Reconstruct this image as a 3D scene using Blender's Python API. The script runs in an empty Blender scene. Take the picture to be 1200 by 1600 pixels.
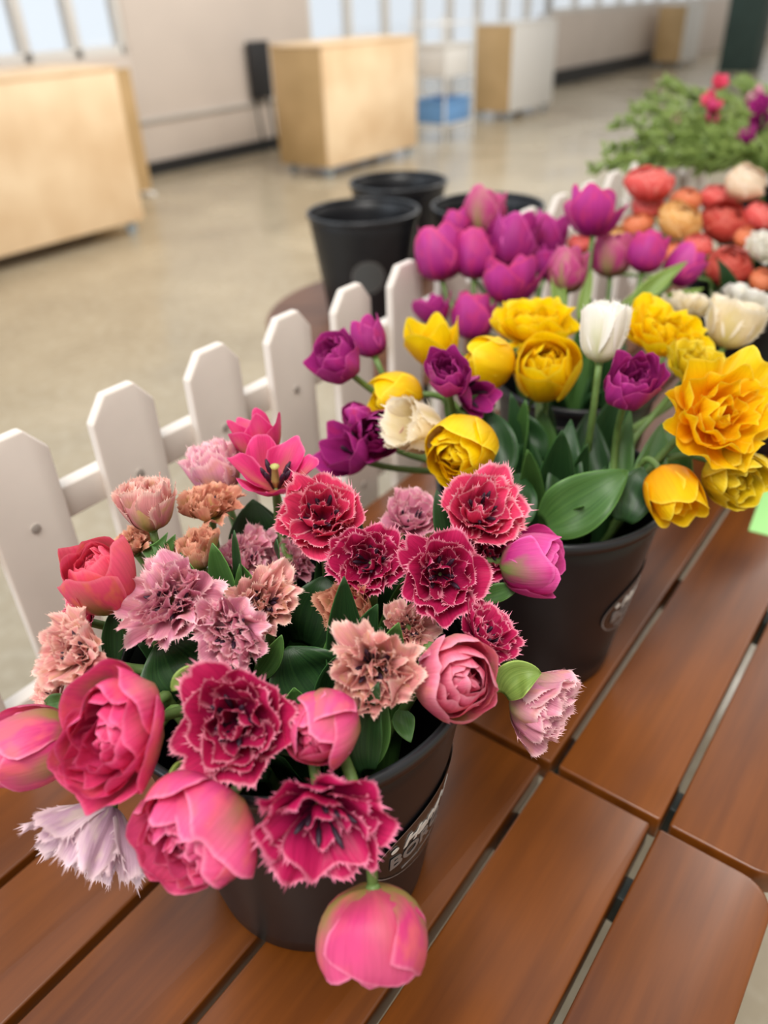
import bpy, math, random
import numpy as np
from mathutils import Vector, Matrix, noise

S = bpy.context.scene
COL = S.collection
PI = math.pi

# ------------------------------------------------------------------ camera
H = 0.6                      # camera height above the table top
TZ = 0.75                    # table top height
CAMZ = TZ + H
PITCH, ROLL, FPX = 0.59091, -0.03796, 1206.0
YAW = 0.66213                # direction of the table planks and of the room
fw = np.array([0, math.cos(PITCH), -math.sin(PITCH)])
up0 = np.array([0, math.sin(PITCH), math.cos(PITCH)])
rt0 = np.array([1.0, 0, 0])
rt = math.cos(ROLL) * rt0 + math.sin(ROLL) * up0
up = -math.sin(ROLL) * rt0 + math.cos(ROLL) * up0
EYE = np.array([0, 0, CAMZ])
cam = bpy.data.cameras.new('camera')
co = bpy.data.objects.new('camera', cam)
COL.objects.link(co)
m = Matrix.Identity(4)
for i in range(3):
    m[i][0] = rt[i]; m[i][1] = up[i]; m[i][2] = -fw[i]; m[i][3] = EYE[i]
co.matrix_world = m
cam.sensor_fit = 'VERTICAL'
cam.sensor_height = 36.0
cam.lens = FPX / 1600 * 36.0
cam.clip_start = 0.02
cam.dof.use_dof = True
cam.dof.focus_distance = 0.50
cam.dof.aperture_fstop = 3.7
S.camera = co

# ------------------------------------------------------------------ light
S.view_settings.view_transform = 'Standard'
S.view_settings.look = 'None'
S.view_settings.gamma = 1.0
S.view_settings.exposure = 0.0
W = bpy.data.worlds.new('daylight'); S.world = W; W.use_nodes = True
bg = W.node_tree.nodes['Background']

UD = np.array([math.sin(YAW), math.cos(YAW), 0.0])     # along the planks, away from the camera
ND = np.array([math.cos(YAW), -math.sin(YAW), 0.0])    # across the planks, to the right


# brighter daylight on the window side of the hall
_nt = W.node_tree
_tc = _nt.nodes.new('ShaderNodeTexCoord'); _vm = _nt.nodes.new('ShaderNodeVectorMath'); _vm.operation = 'DOT_PRODUCT'
_vm.inputs[1].default_value = (-ND[0], -ND[1], 0.15)
_mr = _nt.nodes.new('ShaderNodeMapRange'); _mr.inputs[1].default_value = -0.2; _mr.inputs[2].default_value = 0.9
_mr.inputs[3].default_value = 0.58; _mr.inputs[4].default_value = 1.15
_cr = _nt.nodes.new('ShaderNodeMix'); _cr.data_type = 'RGBA'
_cr.inputs[6].default_value = (1.0, 0.95, 0.89, 1); _cr.inputs[7].default_value = (0.84, 0.92, 1.0, 1)
_mf = _nt.nodes.new('ShaderNodeMapRange'); _mf.inputs[1].default_value = -0.2; _mf.inputs[2].default_value = 0.6
_nt.links.new(_tc.outputs['Generated'], _vm.inputs[0]); _nt.links.new(_vm.outputs['Value'], _mr.inputs[0]); _nt.links.new(_vm.outputs['Value'], _mf.inputs[0])
_nt.links.new(_mf.outputs[0], _cr.inputs[0]); _nt.links.new(_cr.outputs[2], bg.inputs[0]); _nt.links.new(_mr.outputs[0], bg.inputs[1])


def un(u, n, z):
    return UD * u + ND * n + np.array([0, 0, z])


def area(name, loc, tgt, sx, sy, power, color):
    l = bpy.data.lights.new(name, 'AREA'); l.shape = 'RECTANGLE'; l.size = sx; l.size_y = sy
    l.energy = power; l.color = color
    o = bpy.data.objects.new(name, l); COL.objects.link(o)
    o.location = loc
    d = Vector(tgt) - Vector(loc)
    o.rotation_euler = d.to_track_quat('-Z', 'Y').to_euler()
    return o


area('ceiling_light', un(-.6, .1, 3.2), un(.8, -.4, 0.9), 1.2, 1.1, 66, (1.0, 0.96, 0.90))
area('window_light', un(-2.4, -2.6, 2.0), un(1.0, -0.5, 0.9), 2.0, 1.6, 30, (0.80, 0.90, 1.0))
area('hall_light', un(5.6, -2.6, 3.6), un(5.6, -4.9, 0.3), 6.0, 2.0, 190, (1.0, 0.96, 0.90))
area('shop_light', un(4.4, 0.15, 3.2), un(1.6, -.1, 0.8), 1.5, 1.0, 50, (1.0, 0.93, 0.86))


# ------------------------------------------------------------------ helpers
def ray(px, py):
    return fw + (px - 600.0) / FPX * rt - (py - 800.0) / FPX * up


def at(px, py, depth):
    return EYE + ray(px, py) * depth


def atz(px, py, z):
    d = ray(px, py)
    return EYE + d * ((z - CAMZ) / d[2])


def atn(px, py, n):
    d = ray(px, py)
    return EYE + d * ((n - EYE @ ND) / (d @ ND))


def atell(px, py, c, r):
    d = ray(px, py); o = (EYE - c) / r; dd = d / r
    a, b, k = dd @ dd, 2 * o @ dd, o @ o - 1
    q = b * b - 4 * a * k
    t = (-b - math.sqrt(q)) / (2 * a) if q > 0 else -b / (2 * a)
    return EYE + d * t


def depth_of(p):
    return float((p - EYE) @ fw)


def unit(v):
    v = np.array(v, float); return v / np.linalg.norm(v)


def srgb(r, g, b):
    f = lambda c: c / 12.92 if c <= 0.04045 else ((c + 0.055) / 1.055) ** 2.4
    return (f(r / 255), f(g / 255), f(b / 255), 1.0)


def tag(o, label=None, cat=None, group=None, kind=None):
    if label: o['label'] = label
    if cat: o['category'] = cat
    if group: o['group'] = group
    if kind: o['kind'] = kind
    return o


def thing(name, label, cat, loc=(0, 0, 0), group=None, rz=0.0):
    o = bpy.data.objects.new(name, None); COL.objects.link(o)
    o.empty_display_size = 0.02
    o.location = loc; o.rotation_euler = (0, 0, rz)
    return tag(o, label, cat, group)


class MB:
    def __init__(self):
        self.v = []; self.f = []; self.uv = None

    def add(self, vs, fs):
        b = len(self.v)
        self.v += [tuple(map(float, p)) for p in vs]
        self.f += [tuple(i + b for i in f) for f in fs]
        return self

    def box(self, c, ax, ay, az, hx, hy, hz):
        c = np.array(c, float); vs = []
        for i in (-1, 1):
            for j in (-1, 1):
                for k in (-1, 1):
                    vs.append(c + ax * hx * i + ay * hy * j + az * hz * k)
        return self.add(vs, [(0, 1, 3, 2), (4, 6, 7, 5), (0, 4, 5, 1), (2, 3, 7, 6), (0, 2, 6, 4), (1, 5, 7, 3)])

    def prism(self, poly, off):
        n = len(poly); off = np.array(off)
        vs = [np.array(p) for p in poly] + [np.array(p) + off for p in poly]
        fs = [tuple(range(n - 1, -1, -1)), tuple(range(n, 2 * n))] + [(i, (i + 1) % n, n + (i + 1) % n, n + i) for i in range(n)]
        return self.add(vs, fs)

    def lathe(self, prof, seg=48, c=(0, 0, 0)):
        vs = []; fs = []; n = len(prof)
        for i in range(seg):
            a = 2 * PI * i / seg
            for r, z in prof:
                vs.append((c[0] + r * math.cos(a), c[1] + r * math.sin(a), c[2] + z))
        for i in range(seg):
            for j in range(n - 1):
                a = i * n + j; b = ((i + 1) % seg) * n + j
                fs.append((a, b, b + 1, a + 1))
        return self.add(vs, fs)

    def tube(self, pts, rad, seg=8, cap=True):
        pts = [np.array(p, float) for p in pts]; n = len(pts)
        rad = rad if hasattr(rad, '__len__') else [rad] * n
        vs = []; fs = []
        ref = np.array([0.31, 0.17, 0.93])
        for i, p in enumerate(pts):
            t = unit(pts[min(i + 1, n - 1)] - pts[max(i - 1, 0)])
            a = unit(np.cross(t, ref)) if abs(t @ ref) < .98 else unit(np.cross(t, [1, 0, 0])); b = np.cross(t, a)
            ref = np.cross(a, t) if False else ref
            for k in range(seg):
                w = 2 * PI * k / seg
                vs.append(p + (a * math.cos(w) + b * math.sin(w)) * rad[i])
        for i in range(n - 1):
            for k in range(seg):
                k2 = (k + 1) % seg
                fs.append((i * seg + k, i * seg + k2, (i + 1) * seg + k2, (i + 1) * seg + k))
        if cap:
            fs.append(tuple(range(seg - 1, -1, -1))); fs.append(tuple((n - 1) * seg + k for k in range(seg)))
        return self.add(vs, fs)

    def build(self, name, mat, parent=None, smooth=False, bevel=0, attr=None, loc=None, solid=0, seg=2):
        me = bpy.data.meshes.new(name)
        v = self.v
        if loc is not None:
            v = [(p[0] - loc[0], p[1] - loc[1], p[2] - loc[2]) for p in v]
        me.from_pydata(v, [], self.f)
        if attr is not None:
            a = me.attributes.new('pc', 'FLOAT_COLOR', 'POINT')
            a.data.foreach_set('color', np.array(attr, 'f').ravel())
        me.materials.append(mat)
        if smooth:
            me.polygons.foreach_set('use_smooth', [True] * len(me.polygons))
        me.update()
        o = bpy.data.objects.new(name, me); COL.objects.link(o)
        if parent: o.parent = parent
        if solid:
            s = o.modifiers.new('thickness', 'SOLIDIFY'); s.thickness = solid; s.offset = 0
        if bevel:
            b = o.modifiers.new('bevel', 'BEVEL'); b.width = bevel; b.segments = seg; b.limit_method = 'ANGLE'; b.angle_limit = 0.6
            me.polygons.foreach_set('use_smooth', [True] * len(me.polygons))
        return o


# ------------------------------------------------------------------ materials
def newmat(name):
    m = bpy.data.materials.new(name); m.use_nodes = True
    nt = m.node_tree
    return m, nt, nt.nodes['Principled BSDF'], nt.nodes['Material Output']


def N(nt, typ, **kw):
    n = nt.nodes.new(typ)
    for k, v in kw.items():
        if k.startswith('i_'):
            n.inputs[int(k[2:])].default_value = v
        else:
            setattr(n, k, v)
    return n


def mixc(nt, fac, a, b, blend='MIX'):
    n = nt.nodes.new('ShaderNodeMix'); n.data_type = 'RGBA'; n.blend_type = blend
    for idx, x in ((0, fac), (6, a), (7, b)):
        if hasattr(x, 'is_linked') or hasattr(x, 'links'):
            nt.links.new(x, n.inputs[idx])
        else:
            n.inputs[idx].default_value = x
    return n.outputs[2]


def mathn(nt, op, a, b=0.0, clamp=False):
    n = nt.nodes.new('ShaderNodeMath'); n.operation = op; n.use_clamp = clamp
    for idx, x in ((0, a), (1, b)):
        if hasattr(x, 'links'):
            nt.links.new(x, n.inputs[idx])
        else:
            n.inputs[idx].default_value = x
    return n.outputs[0]


def maprange(nt, x, a, b, c=0.0, d=1.0):
    n = nt.nodes.new('ShaderNodeMapRange'); nt.links.new(x, n.inputs[0])
    for i, v in zip((1, 2, 3, 4), (a, b, c, d)): n.inputs[i].default_value = v
    return n.outputs[0]


def plain(name, col, rough=0.5, metal=0.0, nscale=0, namp=0.1, bump=0, spec=0.5, stretch=(1, 1, 1)):
    m, nt, p, out = newmat(name)
    p.inputs['Roughness'].default_value = rough; p.inputs['Metallic'].default_value = metal
    p.inputs['Specular IOR Level'].default_value = spec
    if nscale:
        tc = N(nt, 'ShaderNodeTexCoord'); mp = N(nt, 'ShaderNodeMapping')
        mp.inputs['Scale'].default_value = stretch
        nt.links.new(tc.outputs['Object'], mp.inputs[0])
        no = N(nt, 'ShaderNodeTexNoise'); no.inputs['Scale'].default_value = nscale; no.inputs['Detail'].default_value = 5
        nt.links.new(mp.outputs[0], no.inputs[0])
        dark = tuple(c * (1 - namp) for c in col[:3]) + (1,); lite = tuple(min(1, c * (1 + namp)) for c in col[:3]) + (1,)
        nt.links.new(mixc(nt, maprange(nt, no.outputs[0], .3, .7), dark, lite), p.inputs['Base Color'])
        if bump:
            b = N(nt, 'ShaderNodeBump'); b.inputs['Strength'].default_value = bump; b.inputs['Distance'].default_value = .002
            nt.links.new(no.outputs[0], b.inputs['Height']); nt.links.new(b.outputs[0], p.inputs['Normal'])
    else:
        p.inputs['Base Color'].default_value = col
    return m


def petal_mat(name, base, mid, edge, green=None, edge_w=0.10, vein=0.25, trans=0.22, rough=0.48, streak=None, throat=None):
    """pc = (across 0..1, along 0..1, distance from the rim, flag of the outer petals)"""
    m, nt, p, out = newmat(name)
    at_ = N(nt, 'ShaderNodeAttribute', attribute_name='pc')
    sp = N(nt, 'ShaderNodeSeparateColor'); nt.links.new(at_.outputs['Color'], sp.inputs[0])
    s, t, e = sp.outputs[0], sp.outputs[1], sp.outputs[2]; flag = at_.outputs['Alpha']
    oi = N(nt, 'ShaderNodeObjectInfo')
    cx = N(nt, 'ShaderNodeCombineXYZ')
    nt.links.new(mathn(nt, 'MULTIPLY', s, 34), cx.inputs[0]); nt.links.new(mathn(nt, 'MULTIPLY', t, 2.2), cx.inputs[1])
    nt.links.new(mathn(nt, 'MULTIPLY', oi.outputs['Random'], 40), cx.inputs[2])
    no = N(nt, 'ShaderNodeTexNoise'); no.inputs['Scale'].default_value = 1.0; no.inputs['Detail'].default_value = 3
    nt.links.new(cx.outputs[0], no.inputs[0])
    cx2 = N(nt, 'ShaderNodeCombineXYZ')
    nt.links.new(mathn(nt, 'MULTIPLY', s, 5), cx2.inputs[0]); nt.links.new(mathn(nt, 'MULTIPLY', t, 3), cx2.inputs[1])
    nt.links.new(mathn(nt, 'MULTIPLY', oi.outputs['Random'], 40), cx2.inputs[2])
    no2 = N(nt, 'ShaderNodeTexNoise'); no2.inputs['Scale'].default_value = 1.0
    nt.links.new(cx2.outputs[0], no2.inputs[0])
    c = mixc(nt, maprange(nt, t, 0.15, 0.85), base, mid)
    if throat:
        c = mixc(nt, maprange(nt, t, 0.05, 0.3), throat, c)
    dark = tuple(x * 0.62 for x in base[:3]) + (1,)
    c = mixc(nt, mathn(nt, 'MULTIPLY', maprange(nt, no.outputs[0], .42, .72), vein), c, dark)
    if streak:
        w = mathn(nt, 'MULTIPLY', maprange(nt, no2.outputs[0], .48, .66), 0.75)
        w = mathn(nt, 'MULTIPLY', w, flag)
        c = mixc(nt, w, c, streak)
    ee = mathn(nt, 'ADD', e, mathn(nt, 'MULTIPLY', mathn(nt, 'SUBTRACT', no.outputs[0], .5), edge_w * .9))
    c = mixc(nt, maprange(nt, ee, edge_w, 0.0, 0.0, 1.0), c, edge)
    if green:
        g = mathn(nt, 'ABSOLUTE', mathn(nt, 'SUBTRACT', s, .5))
        g = maprange(nt, mathn(nt, 'ADD', g, mathn(nt, 'MULTIPLY', mathn(nt, 'SUBTRACT', no2.outputs[0], .5), .35)), 0.19, 0.03)
        g = mathn(nt, 'MULTIPLY', g, maprange(nt, t, 0.95, 0.35))
        b0 = maprange(nt, t, 0.32, 0.05)
        g = mathn(nt, 'MAXIMUM', g, b0)
        g = mathn(nt, 'MULTIPLY', mathn(nt, 'MULTIPLY', g, flag), .9)
        c = mixc(nt, g, c, green)
    nt.links.new(c, p.inputs['Base Color'])
    p.inputs['Roughness'].default_value = rough
    p.inputs['Specular IOR Level'].default_value = 0.32
    bm = N(nt, 'ShaderNodeBump'); bm.inputs['Strength'].default_value = .5; bm.inputs['Distance'].default_value = .0008
    nt.links.new(no.outputs[0], bm.inputs['Height']); nt.links.new(bm.outputs[0], p.inputs['Normal'])
    tr = N(nt, 'ShaderNodeBsdfTranslucent'); nt.links.new(c, tr.inputs[0])
    mx = N(nt, 'ShaderNodeMixShader'); mx.inputs[0].default_value = trans
    nt.links.new(p.outputs[0], mx.inputs[1]); nt.links.new(tr.outputs[0], mx.inputs[2])
    nt.links.new(mx.outputs[0], out.inputs[0])
    return m


M = {}
GRN = srgb(128, 150, 70)
M['pink'] = petal_mat('pink_petal', srgb(188, 26, 92), srgb(236, 76, 132), srgb(250, 120, 165), GRN, .06, .24, streak=srgb(240, 110, 120))
M['coralpink'] = petal_mat('coral_pink_petal', srgb(224, 60, 100), srgb(244, 96, 130), srgb(250, 130, 150), srgb(110, 130, 40), .06, .2, streak=srgb(240, 140, 90))
M['palepink'] = petal_mat('pale_pink_petal', srgb(214, 60, 120), srgb(244, 128, 160), srgb(250, 170, 190), srgb(150, 160, 80), .10, .18, streak=srgb(246, 160, 140))
M['bright'] = petal_mat('bright_pink_petal', srgb(206, 40, 112), srgb(238, 92, 146), srgb(248, 140, 175), srgb(150, 140, 70), .05, .24, streak=srgb(240, 110, 120))
M['crimson'] = petal_mat('crimson_petal', srgb(136, 8, 58), srgb(196, 34, 92), srgb(244, 158, 180), None, .06, .38, throat=srgb(56, 6, 38))
M['rose'] = petal_mat('rose_fringed_petal', srgb(168, 16, 66), srgb(232, 70, 114), srgb(250, 178, 190), None, .07, .3, throat=srgb(80, 8, 40), streak=srgb(238, 120, 116))
M['magfringe'] = petal_mat('magenta_fringed_petal', srgb(130, 6, 62), srgb(206, 34, 100), srgb(240, 140, 172), None, .06, .3, throat=srgb(60, 6, 48))
M['dusty'] = petal_mat('dusty_pink_petal', srgb(190, 100, 110), srgb(238, 168, 166), srgb(250, 214, 200), srgb(150, 150, 70), .10, .25, streak=srgb(206, 176, 110), throat=srgb(120, 60, 90))
M['mauve'] = petal_mat('mauve_petal', srgb(184, 92, 124), srgb(236, 160, 186), srgb(250, 208, 212), srgb(150, 150, 80), .09, .25, streak=srgb(224, 160, 140), throat=srgb(90, 40, 70))
M['olive'] = petal_mat('olive_pink_petal', srgb(160, 124, 64), srgb(224, 146, 128), srgb(244, 190, 160), srgb(130, 160, 56), .12, .25, streak=srgb(184, 176, 90))
M['lilac'] = petal_mat('pale_lilac_petal', srgb(184, 140, 164), srgb(220, 186, 206), srgb(244, 220, 226), None, .12, .35, streak=srgb(228, 214, 196))
M['magenta'] = petal_mat('magenta_petal', srgb(176, 24, 110), srgb(226, 76, 160), srgb(236, 110, 180), srgb(120, 150, 70), .05, .25, streak=srgb(206, 60, 130))
M['hotpink'] = petal_mat('hot_pink_petal', srgb(200, 20, 90), srgb(230, 60, 130), srgb(240, 110, 160), srgb(180, 170, 80), .05, .25, streak=srgb(220, 90, 130))
M['purple'] = petal_mat('purple_petal', srgb(130, 20, 96), srgb(186, 52, 142), srgb(220, 92, 170), None, .05, .28, streak=srgb(200, 48, 110))
M['brightpurple'] = petal_mat('bright_purple_petal', srgb(156, 22, 112), srgb(204, 66, 158), srgb(226, 80, 140), None, .08, .3, streak=srgb(216, 60, 116))
M['greenpurple'] = petal_mat('green_striped_purple_petal', srgb(170, 40, 110), srgb(206, 80, 140), srgb(220, 120, 160), srgb(150, 176, 70), .05, .25, streak=srgb(196, 150, 130))
M['yellow'] = petal_mat('yellow_petal', srgb(226, 166, 0), srgb(255, 222, 8), srgb(255, 232, 60), None, .05, .14, trans=.35, streak=srgb(246, 196, 4))
M['golden'] = petal_mat('golden_petal', srgb(250, 172, 0), srgb(255, 216, 20), srgb(255, 226, 70), None, .06, .18, trans=.4, streak=srgb(250, 184, 4))
M['greenyellow'] = petal_mat('green_yellow_petal', srgb(190, 170, 20), srgb(238, 206, 30), srgb(244, 226, 90), srgb(110, 150, 20), .06, .2, trans=.3)
M['white'] = petal_mat('white_petal', srgb(232, 226, 196), srgb(250, 246, 236), srgb(255, 252, 246), srgb(200, 205, 130), .1, .10, trans=.3)
M['cream'] = petal_mat('cream_petal', srgb(220, 196, 140), srgb(246, 232, 200), srgb(252, 244, 226), srgb(220, 205, 100), .12, .12, trans=.3, streak=srgb(226, 206, 110))
M['coral'] = petal_mat('coral_ranunculus_petal', srgb(214, 60, 60), srgb(244, 104, 98), srgb(250, 150, 140), None, .1, .15, trans=.3)
M['orange'] = petal_mat('orange_ranunculus_petal', srgb(220, 90, 40), srgb(244, 140, 90), srgb(248, 170, 130), None, .1, .15, trans=.3)
M['apricot'] = petal_mat('apricot_petal', srgb(226, 140, 60), srgb(244, 190, 110), srgb(250, 210, 150), None, .1, .15, trans=.3)
M['red'] = petal_mat('red_ranunculus_petal', srgb(176, 40, 36), srgb(214, 80, 68), srgb(228, 116, 100), None, .1, .15, trans=.25)
M['peach'] = petal_mat('peach_ranunculus_petal', srgb(224, 180, 130), srgb(246, 222, 190), srgb(250, 234, 214), None, .1, .12, trans=.3)

M['stem'] = plain('green_stem', srgb(96, 124, 62), .5, nscale=60, namp=.25)
M['darkstem'] = plain('dark_green_stem', srgb(60, 86, 44), .5, nscale=60, namp=.25)
M['stamen'] = plain('purple_black_stamen', srgb(42, 16, 38), .6)
M['pistil'] = plain('pale_green_pistil', srgb(176, 176, 100), .5)


def leaf_mat(name, c0, c1):
    m, nt, p, out = newmat(name)
    at_ = N(nt, 'ShaderNodeAttribute', attribute_name='pc')
    sp = N(nt, 'ShaderNodeSeparateColor'); nt.links.new(at_.outputs['Color'], sp.inputs[0])
    cx = N(nt, 'ShaderNodeCombineXYZ')
    nt.links.new(mathn(nt, 'MULTIPLY', sp.outputs[0], 30), cx.inputs[0]); nt.links.new(sp.outputs[1], cx.inputs[1])
    no = N(nt, 'ShaderNodeTexNoise'); no.inputs['Scale'].default_value = 1.0; no.inputs['Detail'].default_value = 3
    nt.links.new(cx.outputs[0], no.inputs[0])
    c = mixc(nt, maprange(nt, no.outputs[0], .3, .7), c0, c1)
    c = mixc(nt, maprange(nt, sp.outputs[2], .06, 0.0), c, tuple(min(1, x * 1.7) for x in c1[:3]) + (1,))
    nt.links.new(c, p.inputs['Base Color'])
    p.inputs['Roughness'].default_value = .42; p.inputs['Specular IOR Level'].default_value = .4
    b = N(nt, 'ShaderNodeBump'); b.inputs['Strength'].default_value = .3; b.inputs['Distance'].default_value = .0008
    nt.links.new(no.outputs[0], b.inputs['Height']); nt.links.new(b.outputs[0], p.inputs['Normal'])
    tr = N(nt, 'ShaderNodeBsdfTranslucent'); nt.links.new(c, tr.inputs[0])
    mx = N(nt, 'ShaderNodeMixShader'); mx.inputs[0].default_value = .15
    nt.links.new(p.outputs[0], mx.inputs[1]); nt.links.new(tr.outputs[0], mx.inputs[2]); nt.links.new(mx.outputs[0], out.inputs[0])
    return m


M['leaf'] = leaf_mat('tulip_leaf', srgb(30, 58, 32), srgb(48, 84, 42))
M['leafmid'] = leaf_mat('mid_green_leaf', srgb(58, 96, 44), srgb(84, 124, 60))
M['leafpale'] = leaf_mat('pale_green_leaf', srgb(110, 140, 60), srgb(146, 170, 86))
M['frond'] = leaf_mat('frond_green', srgb(112, 136, 66), srgb(156, 174, 98))


def wood_mat(name, dark, lite, rough, scale=1.0, along=None, coat=0.0, grain=1.0):
    m, nt, p, out = newmat(name)
    tc = N(nt, 'ShaderNodeTexCoord'); oi = N(nt, 'ShaderNodeObjectInfo')
    add = N(nt, 'ShaderNodeVectorMath', operation='ADD')
    nt.links.new(tc.outputs['Object'], add.inputs[0])
    sc = N(nt, 'ShaderNodeVectorMath', operation='SCALE'); sc.inputs[3].default_value = 11.0
    cb = N(nt, 'ShaderNodeCombineXYZ')
    for i in range(3): nt.links.new(oi.outputs['Random'], cb.inputs[i])
    nt.links.new(cb.outputs[0], sc.inputs[0]); nt.links.new(sc.outputs[0], add.inputs[1])
    mp = N(nt, 'ShaderNodeMapping'); mp.inputs['Scale'].default_value = along or (1, 14, 14)
    nt.links.new(add.outputs[0], mp.inputs[0])
    no = N(nt, 'ShaderNodeTexNoise'); no.inputs['Scale'].default_value = 3.0 * scale; no.inputs['Detail'].default_value = 7; no.inputs['Roughness'].default_value = .6
    nt.links.new(mp.outputs[0], no.inputs[0])
    big = N(nt, 'ShaderNodeTexNoise'); big.inputs['Scale'].default_value = 5.0 * scale; big.inputs['Detail'].default_value = 2
    nt.links.new(add.outputs[0], big.inputs[0])
    f = mathn(nt, 'ADD', mathn(nt, 'MULTIPLY', no.outputs[0], .55 * grain), mathn(nt, 'MULTIPLY', big.outputs[0], 1 - .55 * grain))
    c = mixc(nt, maprange(nt, f, .36, .64), dark, lite)
    nt.links.new(c, p.inputs['Base Color'])
    p.inputs['Roughness'].default_value = rough
    p.inputs['Coat Weight'].default_value = coat; p.inputs['Coat Roughness'].default_value = .16
    b = N(nt, 'ShaderNodeBump'); b.inputs['Strength'].default_value = .12; b.inputs['Distance'].default_value = .001
    nt.links.new(no.outputs[0], b.inputs['Height']); nt.links.new(b.outputs[0], p.inputs['Normal'])
    return m


M['slat'] = wood_mat('varnished_slat', srgb(86, 41, 5), srgb(130, 70, 17), .36, 1.0, (1, 14, 14), .22)
M['slatend'] = M['slat']
M['round'] = wood_mat('brown_round_top', srgb(96, 60, 40), srgb(128, 84, 58), .5, 1.0, (1, 10, 10), 0)
M['ply'] = wood_mat('birch_plywood', srgb(222, 190, 150), srgb(244, 218, 182), .55, .5, (3, 3, .5), 0, .5)
M['plyside'] = wood_mat('tan_plywood', srgb(176, 146, 100), srgb(196, 164, 118), .6, .5, (3, 3, .5), 0, .5)
M['bucket'] = plain('black_plastic', srgb(23, 24, 28), .38, nscale=30, namp=.15, bump=.03, spec=.5)
M['rimdark'] = plain('black_plastic_rim', srgb(36, 37, 40), .3)
M['white'+'paint'] = plain('white_paint', srgb(228, 218, 208), .5, nscale=14, namp=.04, bump=.08)
M['screw'] = plain('grey_screw', srgb(172, 164, 156), .4)
M['ink'] = plain('white_print', srgb(245, 240, 232), .5)
M['greyink'] = plain('grey_print', srgb(146, 138, 134), .5)
M['film'] = plain('label_film', srgb(40, 36, 34), .22)
M['greypaint'] = plain('grey_label', srgb(78, 80, 80), .5)
M['metal'] = plain('dark_metal', srgb(40, 46, 44), .5, .3)
M['caster'] = plain('grey_caster', srgb(170, 184, 194), .4)
M['black'] = plain('black_toe_kick', srgb(36, 36, 38), .5)
M['wall'] = plain('painted_wall', srgb(214, 202, 192), .55, nscale=1.5, namp=.04)
M['wallgrey'] = plain('grey_panel', srgb(190, 186, 180), .45, nscale=1.5, namp=.05)
M['frame'] = plain('white_frame', srgb(226, 224, 220), .5)
M['pillar'] = plain('dark_green_pillar', srgb(52, 72, 66), .6, nscale=4, namp=.15)
M['blue'] = plain('blue_plastic', srgb(110, 160, 214), .4)
M['paper'] = plain('light_green_paper', srgb(176, 240, 150), .6)
M['liner'] = plain('dark_wet_soil', srgb(14, 20, 14), .6)


def floor_mat():
    m, nt, p, out = newmat('polished_concrete')
    tc = N(nt, 'ShaderNodeTexCoord')
    a = N(nt, 'ShaderNodeTexNoise'); a.inputs['Scale'].default_value = 1.3; a.inputs['Detail'].default_value = 6; a.inputs['Roughness'].default_value = .6
    b = N(nt, 'ShaderNodeTexNoise'); b.inputs['Scale'].default_value = 22; b.inputs['Detail'].default_value = 4
    nt.links.new(tc.outputs['Object'], a.inputs[0]); nt.links.new(tc.outputs['Object'], b.inputs[0])
    c = mixc(nt, maprange(nt, a.outputs[0], .3, .7), srgb(150, 138, 116), srgb(184, 170, 144))
    c = mixc(nt, mathn(nt, 'MULTIPLY', maprange(nt, b.outputs[0], .45, .65), .35), c, srgb(196, 186, 166))
    nt.links.new(c, p.inputs['Base Color'])
    nt.links.new(maprange(nt, a.outputs[0], .3, .7, .16, .30), p.inputs['Roughness'])
    return m


def glass_mat():
    m, nt, p, out = newmat('window_glass')
    tr = N(nt, 'ShaderNodeBsdfTransparent'); gl = N(nt, 'ShaderNodeBsdfGlossy'); gl.inputs['Roughness'].default_value = .05
    mx = N(nt, 'ShaderNodeMixShader'); mx.inputs[0].default_value = .08
    nt.links.new(tr.outputs[0], mx.inputs[1]); nt.links.new(gl.outputs[0], mx.inputs[2]); nt.links.new(mx.outputs[0], out.inputs[0])
    return m


M['floor'] = floor_mat(); M['glass'] = glass_mat()

# ------------------------------------------------------------------ structure
Z3 = np.array([0, 0, 1.0])


def ubox(mb, u0, u1, n0, n1, z0, z1):
    return mb.box(un((u0 + u1) / 2, (n0 + n1) / 2, (z0 + z1) / 2), UD, ND, Z3, abs(u1 - u0) / 2, abs(n1 - n0) / 2, abs(z1 - z0) / 2)


fl = MB(); ubox(fl, -6, 34, -14, 10, -.1, 0)
tag(fl.build('floor', M['floor']), kind='structure')
WN = -6.45
w = MB()
ubox(w, -4, 4.92, WN - .2, WN, 0, .98); ubox(w, 4.92, 7.3, WN - .2, WN, 0, 2.9)
ubox(w, -4, 4.92, WN - .2, WN, 2.3, 2.9); ubox(w, 13.0, 32, WN - .25, WN, 0, 1.0); ubox(w, 7.3, 32, WN - .2, WN, 2.5, 2.9)
tag(w.build('wall_left', M['wall'], bevel=.004), kind='structure')
b = MB(); ubox(b, 3.0, 7.7, WN, WN + .03, 0, .11); ubox(b, 13.2, 19.5, WN, WN + .05, 0, .22)
tag(b.build('baseboard_left', M['black']), kind='structure')
b = MB(); ubox(b, 3.1, 7.3, WN, WN + .03, .44, .47)
tag(b.build('trim_1', M['wallgrey'], bevel=.004), kind='structure')


def window(i, u0, u1, z0, z1, posts):
    f = MB()
    for k in range(posts + 1):
        u = u0 + (u1 - u0) * k / posts
        ubox(f, u - .04, u + .04, WN - .12, WN - .02, z0, z1)
    ubox(f, u0, u1, WN - .12, WN - .02, z0, z0 + .07); ubox(f, u0, u1, WN - .12, WN - .02, z1 - .07, z1)
    o = tag(f.build('window_%d' % i, M['frame'], bevel=.004), kind='structure')
    g = MB(); ubox(g, u0, u1, WN - .075, WN - .07, z0, z1)
    g.build('pane', M['glass'], o)


window(1, -3.5, 4.90, .98, 2.3, 18)
window(2, 7.32, 13.0, .05, 2.5, 8)
window(3, 13.0, 24.0, 1.0, 2.5, 12)


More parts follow.
